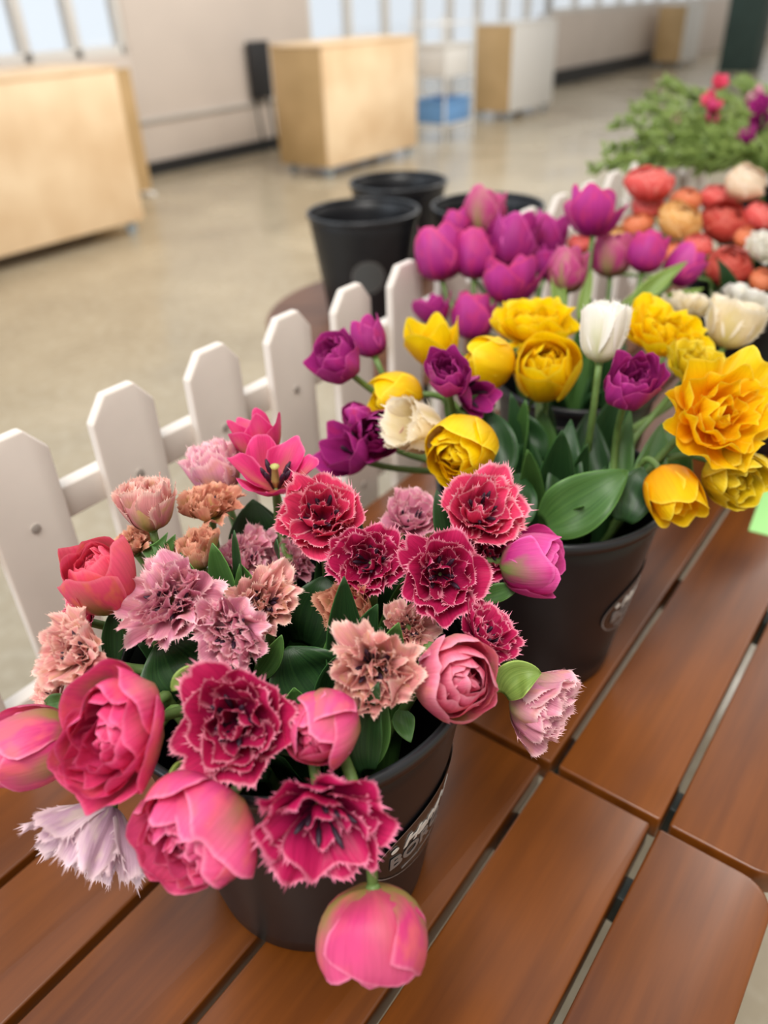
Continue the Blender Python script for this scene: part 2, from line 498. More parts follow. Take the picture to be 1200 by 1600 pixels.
def box_at(name, mat, u0, u1, n0, n1, z0, z1, parent=None, bevel=.003):
    return ubox(MB(), u0, u1, n0, n1, z0, z1).build(name, mat, parent, bevel=bevel)


p0 = atz(1125, 112, 0)
pu, pn = p0 @ UD, p0 @ ND
tag(box_at('wall_pillar', M['pillar'], pu, pu + .55, pn - .05, pn + .55, 0, 3.4), kind='structure')


def cabinet(label, u0, u1, n0, n1, z0, z1, group, front=None, side=None, top=True):
    base = un((u0 + u1) / 2, (n0 + n1) / 2, 0)
    t = thing('plywood_cabinet', label, 'cabinet', base, group)
    def bb(name, mat, a0, a1, b0, b1, c0, c1, bev=.004):
        return ubox(MB(), a0, a1, b0, b1, c0, c1).build(name, mat, t, bevel=bev, loc=base)
    th = .02
    bb('front_panel', front or M['ply'], u0, u1, n1 - th, n1, z0, z1)
    bb('side_panel', side or M['plyside'], u0, u0 + th, n0, n1 - th, z0, z1)
    bb('side_panel', front or M['ply'], u1 - th, u1, n0, n1 - th, z0, z1)
    bb('back_panel', M['plyside'], u0 + th, u1 - th, n0, n0 + th, z0, z1)
    bb('base_panel', M['plyside'], u0 + th, u1 - th, n0 + th, n1 - th, z0, z0 + th)
    bb('top_panel', front or M['ply'], u0 - .006, u1 + .006, n0 - .006, n1 + .006, z1, z1 + .025)
    for uu in (u0 + .08, (u0 + u1) / 2, u1 - .08) if u1 - u0 > 1.6 else (u0 + .08, u1 - .08):
        for nn in (n0 + .08, n1 - .06):
            c = MB()
            for k in (-1, 1):
                pts = [un(uu - .0, nn - .012, .04), un(uu, nn + .012, .04)]
            c.tube(pts, .04, 18)
            w_ = c.build('caster', M['caster'], t, smooth=False, loc=base, bevel=.004)
            ubox(MB(), uu - .022, uu + .022, nn - .022, nn + .022, .055, z0).build('caster_fork', M['caster'], w_, loc=None)
            w_.children[0].location = tuple(-np.array(base))
    return t


CG = 'plywood display cabinets on casters'
cabinet('long plywood cabinet on casters standing at the far left edge', .9, 3.50, -5.45, -4.76, .09, 1.0, CG)
cabinet('square plywood cabinet on casters behind the empty black buckets', 5.56, 6.92, -5.38, -4.80, .09, 1.0, CG)
cabinet('farther cabinet with tan side and white front near the blue bin', 9.40, 10.52, -5.66, -5.13, .09, 1.0, CG, front=M['frame'])
cabinet('farthest small plywood cabinet beside the dark green pillar', 16.95, 17.9, -6.2, -5.66, .09, 1.0, CG, front=M['frame'])
bp = un(3.9, -5.7, 0)
t = thing('display_board', 'tan upright board standing just behind the long left cabinet', 'board', bp)
ubox(MB(), 3.62, 4.40, -5.84, -5.80, .03, .93).build('panel', M['plyside'], t, bevel=.004, loc=bp)
for uu in (3.70, 4.32):
    ubox(MB(), uu - .03, uu + .03, -5.95, -5.69, 0, .03).build('foot', M['frame'], t, bevel=.004, loc=bp)

bp = atz(419, 236, 0); fu, fn_ = bp @ UD, bp @ ND
t = thing('folding_stand', 'black folding stand just left of the square plywood cabinet', 'stand', bp)
ubox(MB(), fu - .13, fu + .13, fn_ - .03, fn_ + .03, .50, 1.0).build('panel', M['black'], t, bevel=.004, loc=bp)
for uu in (fu - .1, fu + .1):
    MB().tube([un(uu, fn_ + .05, 0), un(uu, fn_, .505)], .012, 8).build('leg', M['metal'], t, loc=bp)
# wire stand with blue crates between the cabinets
bp = atz(692, 218, 0); bu, bn = bp @ UD, bp @ ND
t = thing('wire_rack', 'white wire rack standing between the two middle cabinets', 'rack', un(bu, bn, 0))
loc = un(bu, bn, 0)
for du in (-.28, .28):
    for dn in (-.2, .2):
        MB().tube([un(bu + du, bn + dn, 0), un(bu + du, bn + dn, 1.15)], .012, 8).build('post', M['frame'], t, loc=loc)
for zz in (.18, .62, 1.08):
    s = MB()
    for k in range(9):
        s.tube([un(bu - .28 + .07 * k, bn - .2, zz), un(bu - .28 + .07 * k, bn + .2, zz)], .005, 6)
    s.tube([un(bu - .28, bn - .2, zz), un(bu + .28, bn - .2, zz)], .007, 6); s.tube([un(bu - .28, bn + .2, zz), un(bu + .28, bn + .2, zz)], .007, 6)
    s.build('shelf', M['frame'], t, loc=loc)


def crate(label, z, h, mat):
    t = thing('storage_crate', label, 'crate', un(bu, bn, z), 'crates on the white wire rack')
    c = MB(); loc = un(bu, bn, z)
    ubox(c, bu - .24, bu + .24, bn - .17, bn + .17, z, z + .02)
    for s in (-1, 1):
        ubox(c, bu + s * .24 - .008, bu + s * .24 + .008, bn - .178, bn + .178, z, z + h)
        ubox(c, bu - .232, bu + .232, bn + s * .17 - .008, bn + s * .17 + .008, z, z + h)
    c.build('crate_body', mat, t, loc=loc, bevel=.003)
    r = MB()
    for s in (-1, 1):
        ubox(r, bu + s * .25 - .012, bu + s * .25 + .012, bn - .19, bn + .19, z + h - .02, z + h + .004)
        ubox(r, bu - .238, bu + .238, bn + s * .18 - .012, bn + s * .18 + .012, z + h - .02, z + h + .004)
    r.build('crate_rim', mat, t, loc=loc, bevel=.003)


crate('blue crate on the lowest shelf of the white wire rack', .187, .22, M['blue'])
crate('white crate on the middle shelf of the white wire rack', .627, .28, M['frame'])

# ------------------------------------------------------------------ slatted tables
PW = 0.17356 * H
GAP = .0075


def slat_table(label, u0, u1, n_first, count):
    base = un((u0 + u1) / 2, n_first + count * PW / 2, 0)
    rz = PI / 2 - YAW
    t = thing('slatted_table', label, 'table', base, 'slatted wooden tables', rz)
    L = u1 - u0
    for k in range(count):
        c = n_first + (k + .5) * PW - (n_first + count * PW / 2)
        hw = PW / 2 - GAP / 2
        r = .028
        poly = []
        outer_hi = (k == 0); outer_lo = (k == count - 1)
        # local x along the planks, local y across (left is +y)
        y0, y1 = -c - hw, -c + hw
        pts = []
        def corner(cx, cy, sx, sy, rounded):
            rr = r if rounded else .003
            a0 = {(1, 1): 0, (-1, 1): PI / 2, (-1, -1): PI, (1, -1): 3 * PI / 2}[(sx, sy)]
            for q in range(7):
                a = a0 + q * PI / 12
                pts.append((cx - sx * rr + rr * math.cos(a), cy - sy * rr + rr * math.sin(a), TZ - .028))
        corner(L / 2, y1, 1, 1, outer_hi); corner(-L / 2, y1, -1, 1, outer_hi)
        corner(-L / 2, y0, -1, -1, outer_lo); corner(L / 2, y0, 1, -1, outer_lo)
        MB().prism(pts, (0, 0, .028)).build('slat', M['slat'], t, bevel=.0022, seg=3)
    wid = count * PW
    ax, ay = np.array([1.0, 0, 0]), np.array([0, 1.0, 0])
    for s in (-1, 1):
        MB().box((0, s * (wid / 2 - .05), TZ - .048), ax, ay, Z3, L / 2 - .03, .014, .0195).build('frame_rail', M['metal'], t, bevel=.002)
    nx = max(2, int(L / .32))
    for k in range(nx + 1):
        x = -L / 2 + .05 + (L - .1) * k / nx
        MB().box((x, 0, TZ - .048), ax, ay, Z3, .012, wid / 2 - .065, .0195).build('cross_bar', M['metal'], t, bevel=.002)
    for sx in (-1, 1):
        for sy in (-1, 1):
            MB().box((sx * (L / 2 - .08), sy * (wid / 2 - .08), (TZ - .068) / 2), ax, ay, Z3, .02, .02, (TZ - .068) / 2).build('leg', M['metal'], t, bevel=.003)
    return t


JO = .75308 * H
slat_table('brown slatted table in front, carrying the pink tulip bucket', JO - 1.25, JO - .003, -.80739 * H - PW, 6)
slat_table('brown slatted table behind, carrying the yellow and purple tulips', JO + .0045, JO + 1.65, -.7976 * H - PW, 6)

# ------------------------------------------------------------------ picket fence
FN = -1.0 * H - .012
SPK = .19564 * H
FU0 = .6332 * H - .0
fyaw = .6369
fence_loc = un(0, FN, 0)
fence = thing('picket_fence', 'low white picket fence running along the left edge of the tables', 'fence', fence_loc)
ptop = .4934 * H + TZ
TH = .012
for k in range(-4, 16):
    u = FU0 + k * SPK; hw = .036; zt = ptop + .004; cz = .024
    poly = [un(u - hw, FN - TH / 2, TZ - .16), un(u + hw, FN - TH / 2, TZ - .16), un(u + hw, FN - TH / 2, zt - cz), un(u + hw - .019, FN - TH / 2, zt),
            un(u - hw + .019, FN - TH / 2, zt), un(u - hw, FN - TH / 2, zt - cz)]
    pk = MB().prism(poly, ND * TH).build('picket', M['whitepaint'], fence, bevel=.0025, loc=fence_loc, seg=3)
    for zz in (ptop - .088, TZ + .012):
        c = un(u, FN + TH / 2, zz)
        MB().tube([c - ND * .001, c + ND * .0015, c + ND * .002], [.0045, .0045, .002], 16).build('screw', M['screw'], pk, loc=fence_loc, smooth=False)
for zz in (ptop - .088, TZ + .012):
    MB().box(un(FU0 + 5.5 * SPK, FN - TH / 2 - .009, zz), UD, ND, Z3, 10.3 * SPK, .009, .017).build('rail', M['whitepaint'], fence, bevel=.002, loc=fence_loc)
for u in (FU0 - 3.5 * SPK, FU0 + 5.5 * SPK, FU0 + 14.5 * SPK):
    MB().box(un(u, FN - TH / 2 - .018 - .016, (ptop - .06) / 2), UD, ND, Z3, .016, .016, (ptop - .06) / 2).build('fence_post', M['whitepaint'], fence, bevel=.002, loc=fence_loc)


# ------------------------------------------------------------------ buckets
def text_on_bucket(parent, txt, size, az, zc, rt_, rb_, hb, mat, name, shear=0.0, stretch=1.0, italic=False):
    cu = bpy.data.curves.new('lettering', 'FONT'); cu.body = txt; cu.size = size; cu.shear = shear
    cu.align_x = 'LEFT'; cu.align_y = 'CENTER'; cu.extrude = 0.0002; cu.resolution_u = 3
    if italic: cu.offset = 0.0005
    tmp = bpy.data.objects.new('lettering', cu); COL.objects.link(tmp)
    bpy.context.view_layer.update()
    me = bpy.data.meshes.new_from_object(tmp)
    bpy.data.objects.remove(tmp)
    for v in me.vertices:
        x, y, z = v.co
        zz = zc + y
        r = rb_ + (rt_ - rb_) * zz / hb + .0006 + z
        a = az + x * stretch / r
        v.co = (r * math.cos(a), r * math.sin(a), zz)
    me.materials.clear(); me.materials.append(mat)
    me.name = name
    o = bpy.data.objects.new(name, me); COL.objects.link(o); o.parent = parent
    return o


def disc_label(parent, az, zc, rad, rt_, rb_, hb, mat, name='label', ring=False, wide=1.0):
    m_ = MB(); seg = 48
    vs = []; fs = []
    rads = [0, rad * .33, rad * .66, rad] if not ring else [rad, rad + .0009]
    for q in rads:
        for k in range(seg):
            a = 2 * PI * k / seg; x = q * math.cos(a); y = q * math.sin(a)
            zz = zc + y; r = rb_ + (rt_ - rb_) * zz / hb + (.0004 if not ring else .0008)
            w_ = az + x * wide / r
            vs.append((r * math.cos(w_), r * math.sin(w_), zz))
    for j in range(len(rads) - 1):
        for k in range(seg):
            k2 = (k + 1) % seg
            fs.append((j * seg + k, j * seg + k2, (j + 1) * seg + k2, (j + 1) * seg + k))
    return m_.add(vs, fs).build(name, mat, parent, smooth=True)


def bucket(label, x, y, z, rt_, rb_, hb, az, group=None, stock='filled'):
    t = thing('flower_bucket', label, 'bucket', (x, y, z), group)
    w_ = .0022; lip = .006 * rt_ / .12
    prof = [(0, .001), (rb_ - .004, .0), (rb_, .003)]
    for k in range(1, 12):
        f = k / 11; prof.append((rb_ + (rt_ - lip * .6 - rb_) * f, .003 + (hb - .012 - .003) * f))
    prof_in = [(r - w_, zz + .002) for r, zz in prof[2:]][::-1]
    rim = [(rt_ - lip * .5, hb - .011), (rt_ + .0005, hb - .010), (rt_ + .0008, hb - .002), (rt_ - .001, hb), (rt_ - lip * .6, hb), (rt_ - lip * .85, hb - .003), (rt_ - lip * .95, hb - .010)]
    MB().lathe(prof + [(prof[-1][0] - w_ * .5, prof[-1][1] + .003)] + prof_in + [(0, .005)], 96).build('bucket_wall', M['bucket'], t, smooth=True)
    MB().lathe(rim + [rim[0]], 96).build('rim', M['rimdark'], t, smooth=True)
    zc = hb * .49
    R_ = .034 * rt_ / .12
    wd_ = 1.75 if stock == 'filled' else 1.0
    if stock == 'plain': return t
    if stock == 'filled': R_ = .036 * rt_ / .12
    lab = disc_label(t, az, zc, R_, rt_, rb_, hb, M['film'] if stock == 'filled' else M['greypaint'], wide=wd_)
    tag(lab, 'round printed label on the bucket side')
    disc_label(lab, az, zc, R_, rt_, rb_, hb, M['greyink'], 'border', True, wide=wd_)
    k = rt_ / .12
    rr = rb_ + (rt_ - rb_) * .5
    if stock == 'filled':
        text_on_bucket(lab, '\u2022 Hand S', .0175 * k, az - .052 * k / rr, zc + .0105 * k, rt_, rb_, hb, M['ink'], 'script_line', .35, 1.15, True)
        text_on_bucket(lab, 'BORO', .021 * k, az - .050 * k / rr, zc - .007 * k, rt_, rb_, hb, M['greyink'], 'block_line', .0, 1.0, True)
        text_on_bucket(lab, '\u2014\u2014\u2014', .016 * k, az - .036 * k / rr, zc - .024 * k, rt_, rb_, hb, M['greyink'], 'underline', .0, 1.0, True)
    return t


B1 = np.array([-.1068 * H, .6448 * H, TZ]); R1, RB1, HB1 = .2022 * H, .1456 * H, .3873 * H
B2 = np.array([.2682 * H, 1.0482 * H, TZ]); R2, RB2, HB2 = .182 * H, .131 * H, .3486 * H
AZ1 = math.radians(-28); AZ2 = math.radians(-28)
bucket('black plastic bucket holding the pink and crimson fringed tulips', *B1, R1, RB1, HB1, AZ1, 'filled black buckets')
bucket('black plastic bucket holding the yellow, white and purple tulips', *B2, R2, RB2, HB2, AZ2, 'filled black buckets')

# round table with the empty buckets
def rim_at(px, py, wpx, dia):
    return at(px, py, FPX * dia / wpx)


ea = rim_at(567, 327, 190, .25); eb = rim_at(622, 281, 152, .25); ec = rim_at(762, 318, 176, .25)
TOPZ = min(ea[2], ec[2]) - .235
rc = (ea + ec) / 2 * np.array([1, 1, 0]) + np.array([-.02, .06, 0])
lp = atz(416, 500, TOPZ)
RR = math.hypot(lp[0] - rc[0], lp[1] - rc[1])
RR = min(RR, .62)
t = thing('round_table', 'round brown wooden table carrying the empty black buckets', 'table', (rc[0], rc[1], 0))
MB().lathe([(0, TOPZ - .03), (RR - .004, TOPZ - .03), (RR, TOPZ - .026), (RR, TOPZ - .004), (RR - .004, TOPZ), (0, TOPZ)], 96).build('table_top', M['round'], t, smooth=False)
MB().lathe([(0, .04), (.045, .04), (.035, .1), (.03, TOPZ - .1), (.06, TOPZ - .0305), (0, TOPZ - .0305)], 32).build('pedestal', M['metal'], t, smooth=True)
MB().lathe([(0, 0), (.24, 0), (.24, .012), (.05, .039), (0, .039)], 48).build('base', M['metal'], t, smooth=True)
EG = 'empty black buckets on the round table'
for p, lab, z in ((ea, 'empty black bucket nearest the fence, with a round grey label', TOPZ),
                  (eb, 'empty black bucket at the back of the three empty ones', TOPZ),
                  (ec, 'empty black bucket half hidden behind the upright purple tulips', TOPZ)):
    tow = math.atan2(-p[1], -p[0])
    q = EYE + (p - EYE) * ((z + .235 - CAMZ) / (p[2] - CAMZ))
    bucket(lab, q[0], q[1], z, .125, .09, .235, tow + .05, EG, 'empty')

# ------------------------------------------------------------------ petals and blooms
rng = np.random.default_rng(7)


def petal(L, Wd, prof, phi, r0, z0, ruffle=.0, fringe=0.0, cols=12, rows=9, k=.35, pw=2.2, notch=0.0, twist=0., flag=0.0, wrap=1.0, tiltn=0.0, crease=.04, narrow=.12):
    """a petal in flower space (axis +Z); returns verts (n,3), faces, pc attribute"""
    ts = np.linspace(0, 1, rows * 3)
    al = np.radians(np.interp(ts, [q[0] for q in prof], [q[1] for q in prof]) + tiltn * ts)
    dt = L / (len(ts) - 1)
    rr = r0 + np.concatenate([[0], np.cumsum(np.sin((al[1:] + al[:-1]) / 2) * dt)])
    zz = z0 + np.concatenate([[0], np.cumsum(np.cos((al[1:] + al[:-1]) / 2) * dt)])
    sv = np.linspace(-1, 1, cols); tv = np.linspace(0, 1, rows) ** .9
    ph = rng.uniform(0, 2 * PI, 6)
    V = np.zeros((rows, cols, 3)); A = np.zeros((rows, cols, 4))
    Sg, Tg = np.meshgrid(sv, tv)
    tend = 1 - k * np.abs(Sg) ** pw - notch * np.exp(-((Sg - .1) / .16) ** 2) + .03 * np.sin(Sg * 7 + ph[4])
    T = Tg * tend
    wd = Wd / 2 * (narrow + (1 - narrow) * np.clip(np.sin(np.clip(T, 0, 1) ** .75 * PI * .62), 0, 1) / .94)
    r = np.interp(T, ts, rr); z = np.interp(T, ts, zz); a = np.interp(T, ts, al)
    Rc = np.maximum(np.abs(r) * wrap, Wd * .42 * max(1, wrap * .8))
    psi = Sg * wd / Rc
    lx = Rc * np.sin(psi); inw = Rc * (1 - np.cos(psi))
    g = np.clip(T, 0, 1) ** 1.6
    ruf = ruffle * L * g * (np.sin(Sg * 5.2 + ph[0] + 2 * T) + .6 * np.sin(Sg * 9.7 + ph[1]) * np.abs(Sg) + .5 * np.sin(Sg * 2.3 + ph[2] + 5 * T))
    ruf2 = ruffle * L * .5 * g * np.sin(Sg * 4 + ph[3])
    cr = crease * L * np.exp(-(Sg / .16) ** 2) * (T * (1 - T) * 4) * .5
    off = inw + ruf - cr
    # inward normal: (-cos a, sin a) in (r,z)
    rad = r - np.cos(a) * off + np.sin(a) * ruf2
    zz2 = z + np.sin(a) * off + np.cos(a) * ruf2
    lx = lx + twist * T * L
    cp, sp_ = math.cos(phi), math.sin(phi)
    V[..., 0] = rad * cp - lx * sp_; V[..., 1] = rad * sp_ + lx * cp; V[..., 2] = zz2
    e = np.minimum((1 - np.abs(Sg)) * Wd / L * .5, (tend - T) / 1.0)
    e = np.where(T < .25, np.maximum(e, .25 - T), e)
    A[..., 0] = (Sg + 1) / 2; A[..., 1] = T; A[..., 2] = e; A[..., 3] = flag
    verts = V.reshape(-1, 3); attr = A.reshape(-1, 4)
    idx = np.arange(rows * cols).reshape(rows, cols)
    faces = [(idx[i, j], idx[i, j + 1], idx[i + 1, j + 1], idx[i + 1, j]) for i in range(rows - 1) for j in range(cols - 1)]
    if fringe > 0:
        rim = [(i, 0) for i in range(rows) if T[i, 0] > .38] + [(rows - 1, j) for j in range(1, cols)] + [(i, cols - 1) for i in range(rows - 2, -1, -1) if T[i, cols - 1] > .38]
        ev = []; ea_ = []; n0 = len(verts)
        for q in range(len(rim) - 1):
            (i, j), (i2, j2) = rim[q], rim[q + 1]
            pa, pb = V[i, j], V[i2, j2]
            inner = V[max(i - 2, 0), min(max(j, 2), cols - 3)]
            mid = (pa + pb) / 2
            o = mid - inner; o /= (np.linalg.norm(o) + 1e-9)
            seglen = np.linalg.norm(pb - pa)
            nsub = max(1, int(seglen / (fringe * .38)))
            for u in range(nsub):
                a_ = pa + (pb - pa) * (u / nsub); b_ = pa + (pb - pa) * ((u + 1) / nsub)
                if u == 0: ia = idx[i, j]
                ln = fringe * rng.choice([.4, .7, 1.0, 1.5], p=[.3, .35, .25, .1]) * rng.uniform(.8, 1.2)
                rd = rng.normal(0, 1, 3); rd /= np.linalg.norm(rd)
                d = o + .55 * rd
                tip = (a_ + b_) / 2 + d * ln
                bs = len(ev)
                back = -o * fringe * .25
                ev += [a_ + back, b_ + back, tip]
                ea_ += [(A[i, j, 0], A[i, j, 1], .02, flag), (A[i, j, 0], A[i, j, 1], .02, flag), (A[i, j, 0], 1, -.06, flag)]
                faces.append((n0 + bs, n0 + bs + 1, n0 + bs + 2))
        if ev:
            verts = np.vstack([verts, np.array(ev)]); attr = np.vstack([attr, np.array(ea_)])
    return verts, faces, attr


# layers: (count, L, W, profile, phase, flag, k, pw)
def kindspec(kind):
    K = {}
    K['bud'] = dict(h=.86, layers=[
        (3, 1.0, .98, [(0, 88), (.15, 62), (.4, 14), (.7, -12), (1, -38)], 0, 1, .42, 1.7),
        (3, .98, .92, [(0, 82), (.15, 50), (.4, 10), (.7, -16), (1, -50)], .5, 1, .42, 1.7),
        (5, .84, .62, [(0, 60), (.3, 16), (.7, -14), (1, -55)], .3, 0, .3, 2),
        (5, .76, .5, [(0, 40), (.3, 8), (.7, -10), (1, -60)], .1, 0, .3, 2)], ruffle=.02)
    K['budopen'] = dict(h=.8, layers=[
        (4, 1.0, .95, [(0, 90), (.15, 68), (.4, 20), (.7, -4), (1, -22)], 0, 1, .35, 1.9),
        (5, .95, .8, [(0, 82), (.2, 46), (.5, 4), (.8, -16), (1, -35)], .5, .5, .35, 1.9),
        (6, .82, .6, [(0, 60), (.3, 22), (.7, -8), (1, -42)], .3, 0, .3, 2),
        (6, .72, .48, [(0, 45), (.3, 10), (.7, -10), (1, -50)], .1, 0, .3, 2),
        (5, .6, .4, [(0, 30), (.3, 4), (.7, -10), (1, -60)], .6, 0, .3, 2)], ruffle=.03)
    K['peony'] = dict(h=.72, layers=[
        (5, 1.0, .86, [(0, 92), (.18, 74), (.45, 34), (.75, 4), (1, -14)], 0, 1, .34, 2.2),
        (6, .95, .74, [(0, 86), (.2, 58), (.5, 22), (.8, -8), (1, -30)], .5, .6, .32, 2.2),
        (7, .82, .58, [(0, 76), (.3, 40), (.6, 8), (1, -40)], .2, 0, .3, 2.2),
        (7, .70, .5, [(0, 60), (.3, 28), (.6, 0), (1, -55)], .7, 0, .3, 2.2),
        (6, .6, .42, [(0, 40), (.4, 10), (.7, -16), (1, -80)], .4, 0, .3, 2.2),
        (4, .52, .34, [(0, 22), (.5, 0), (1, -60)], .1, 0, .3, 2.2)], ruffle=.045, rnd=9)
    K['peonyball'] = dict(h=.72, warp=.03, layers=[
        (4, 1.0, 1.0, [(0, 92), (.18, 76), (.45, 32), (.75, -4), (1, -30)], 0, 1, .32, 2.4),
        (5, .96, .84, [(0, 86), (.2, 60), (.5, 22), (.8, -14), (1, -44)], .5, .6, .32, 2.2),
        (7, .84, .58, [(0, 76), (.3, 42), (.6, 6), (1, -50)], .2, 0, .3, 2.2),
        (7, .74, .5, [(0, 60), (.3, 30), (.6, 0), (1, -60)], .7, 0, .3, 2.2),
        (7, .66, .44, [(0, 44), (.4, 14), (.7, -12), (1, -80)], .4, 0, .3, 2.2),
        (5, .58, .36, [(0, 24), (.5, 4), (1, -60)], .1, 0, .3, 2.2)], ruffle=.05, rnd=7)
    K['fringe'] = dict(h=.5, stamens=7, wrap=1.15, layers=[
        (5, 1.0, .92, [(0, 90), (.2, 72), (.5, 50), (.8, 44), (1, 55)], 0, 0, .3, 2.6),
        (5, .92, .82, [(0, 86), (.2, 64), (.5, 36), (.8, 26), (1, 32)], .5, 0, .3, 2.6),
        (5, .78, .62, [(0, 78), (.3, 46), (.6, 18), (1, 8)], .25, 0, .3, 2.6),
        (4, .56, .46, [(0, 60), (.3, 30), (.6, 6), (1, -12)], .6, 0, .3, 2.6)], ruffle=.06, rnd=9, fringe=.075)
    K['fringewide'] = dict(h=.5, stamens=7, wrap=1.2, layers=[
        (6, 1.0, .86, [(0, 90), (.2, 74), (.5, 54), (.8, 46), (1, 58)], 0, 0, .3, 2.6),
        (5, .86, .74, [(0, 84), (.2, 60), (.5, 38), (.8, 24), (1, 20)], .5, 0, .3, 2.6),
        (3, .56, .46, [(0, 64), (.3, 36), (.6, 14), (1, 4)], .2, 0, .3, 2.6)], ruffle=.07, rnd=10, fringe=.075)
    K['dusty'] = dict(h=.5, stamens=9, wrap=2.0, warp=.09, layers=[
        (6, 1.0, .74, [(0, 88), (.2, 66), (.5, 42), (.8, 34), (1, 50)], 0, .4, .2, 3.0),
        (7, .86, .56, [(0, 80), (.2, 54), (.5, 32), (.8, 24), (1, 34)], .5, .6, .2, 3.0),
        (7, .7, .42, [(0, 66), (.3, 40), (.6, 20), (1, 24)], .2, .3, .2, 3.0),
        (6, .52, .34, [(0, 50), (.3, 24), (.6, 10), (1, 0)], .7, .7, .2, 3.0)], crease=0.0, ruffle=.12, rnd=20, fringe=.065)
    K['dustycup'] = dict(h=.75, layers=[
        (4, 1.0, .92, [(0, 88), (.2, 56), (.5, 16), (.8, 4), (1, 14)], 0, 1, .36, 2.0),
        (5, .98, .7, [(0, 80), (.2, 44), (.5, 12), (.8, 6), (1, 20)], .5, .7, .3, 2.2),
        (6, .9, .5, [(0, 60), (.3, 26), (.6, 6), (1, 6)], .2, .2, .3, 2.2),
        (5, .8, .42, [(0, 50), (.3, 14), (.6, 0), (1, -14)], .7, .1, .3, 2.2)], ruffle=.07, rnd=10, fringe=.05)
    K['splay'] = dict(h=.4, stamens=6, layers=[
        (7, 1.0, .5, [(0, 84), (.2, 56), (.5, 40), (1, 44)], 0, .8, .28, 2.2),
        (7, .9, .44, [(0, 70), (.3, 34), (.6, 26), (1, 30)], .5, .5, .28, 2.2),
        (5, .75, .36, [(0, 50), (.3, 18), (1, 14)], .2, .3, .28, 2.2)], ruffle=.05, rnd=10, fringe=.06)
    K['lily'] = dict(h=.5, stamens=6, pistil=True, layers=[
        (3, 1.0, .72, [(0, 88), (.2, 66), (.5, 40), (.8, 40), (1, 56)], 0, .6, .4, 1.6),
        (3, .98, .66, [(0, 84), (.2, 58), (.5, 34), (.8, 34), (1, 46)], .5, .3, .4, 1.6)], ruffle=.04, rnd=6)
    K['tulip'] = dict(h=.86, layers=[
        (3, 1.0, .84, [(0, 88), (.15, 60), (.35, 16), (.7, -4), (1, 4)], 0, .6, .48, 1.5),
        (3, .98, .78, [(0, 80), (.15, 48), (.4, 8), (.7, -6), (1, 0)], .5, .3, .48, 1.5),
        (3, .8, .5, [(0, 50), (.3, 10), (.7, -6), (1, -20)], .2, 0, .4, 1.6)], ruffle=.015)
    K['tulipopen'] = dict(h=.72, stamens=4, layers=[
        (3, 1.0, .82, [(0, 88), (.15, 66), (.4, 30), (.7, 14), (1, 22)], 0, .6, .46, 1.5),
        (3, .98, .74, [(0, 80), (.15, 54), (.4, 18), (.7, 4), (1, 8)], .5, .3, .46, 1.5)], ruffle=.02, rnd=5)
    K['double'] = dict(h=.76, layers=[
        (5, 1.0, .78, [(0, 88), (.2, 62), (.5, 18), (.8, 0), (1, -6)], 0, .5, .36, 2.0),
        (5, .94, .66, [(0, 80), (.2, 48), (.5, 12), (.8, -8), (1, -16)], .5, .3, .34, 2.0),
        (6, .8, .46, [(0, 62), (.3, 26), (.6, 2), (1, -20)], .25, 0, .34, 2.0),
        (4, .66, .36, [(0, 40), (.4, 8), (1, -20)], .7, 0, .34, 2.0)], ruffle=.04, rnd=7)
    K['doubleopen'] = dict(h=.55, wrap=1.45, layers=[
        (6, 1.0, .78, [(0, 92), (.2, 78), (.5, 56), (.8, 44), (1, 40)], 0, .4, .22, 2.9),
        (6, .92, .7, [(0, 86), (.2, 66), (.5, 38), (.8, 22), (1, 10)], .5, .2, .22, 2.9),
        (6, .76, .56, [(0, 76), (.3, 44), (.6, 16), (1, -6)], .2, 0, .22, 2.9),
        (6, .6, .44, [(0, 56), (.3, 26), (.6, 2), (1, -26)], .7, 0, .22, 2.9)], ruffle=.08, rnd=10)
    K['fringecup'] = dict(h=.95, layers=[
        (3, 1.0, .82, [(0, 88), (.12, 56), (.3, 14), (.7, -1), (1, 6)], 0, .6, .16, 3.0),
        (3, .98, .78, [(0, 80), (.12, 44), (.3, 8), (.7, -1), (1, 2)], .5, .3, .16, 3.0)], ruffle=.015, fringe=.045)
    K['gape'] = dict(h=.8, layers=[
        (3, 1.0, 1.0, [(0, 88), (.12, 60), (.3, 22), (.7, 10), (1, 30)], 0, .6, .2, 3.0),
        (3, .98, .95, [(0, 80), (.12, 50), (.3, 16), (.7, 8), (1, 24)], .5, .3, .2, 3.0)], ruffle=.05, rnd=5, fringe=.06)
    K['ball'] = dict(h=.7, centre=True, layers=[
        (7, 1.0, .9, [(0, 92), (.2, 80), (.5, 34), (.8, -20), (1, -50)], 0, .5, .22, 2.6),
        (7, .98, .84, [(0, 88), (.2, 66), (.5, 24), (.8, -34), (1, -70)], .5, .3, .22, 2.6),
        (7, .9, .7, [(0, 80), (.2, 50), (.5, 14), (.8, -46), (1, -85)], .25, 0, .22, 2.6),
        (6, .8, .6, [(0, 60), (.3, 24), (.6, -20), (1, -90)], .7, 0, .22, 2.6)], ruffle=.015, rnd=3)
    return K[kind]


COUNT = [0]
HEADS = []
LATER = []


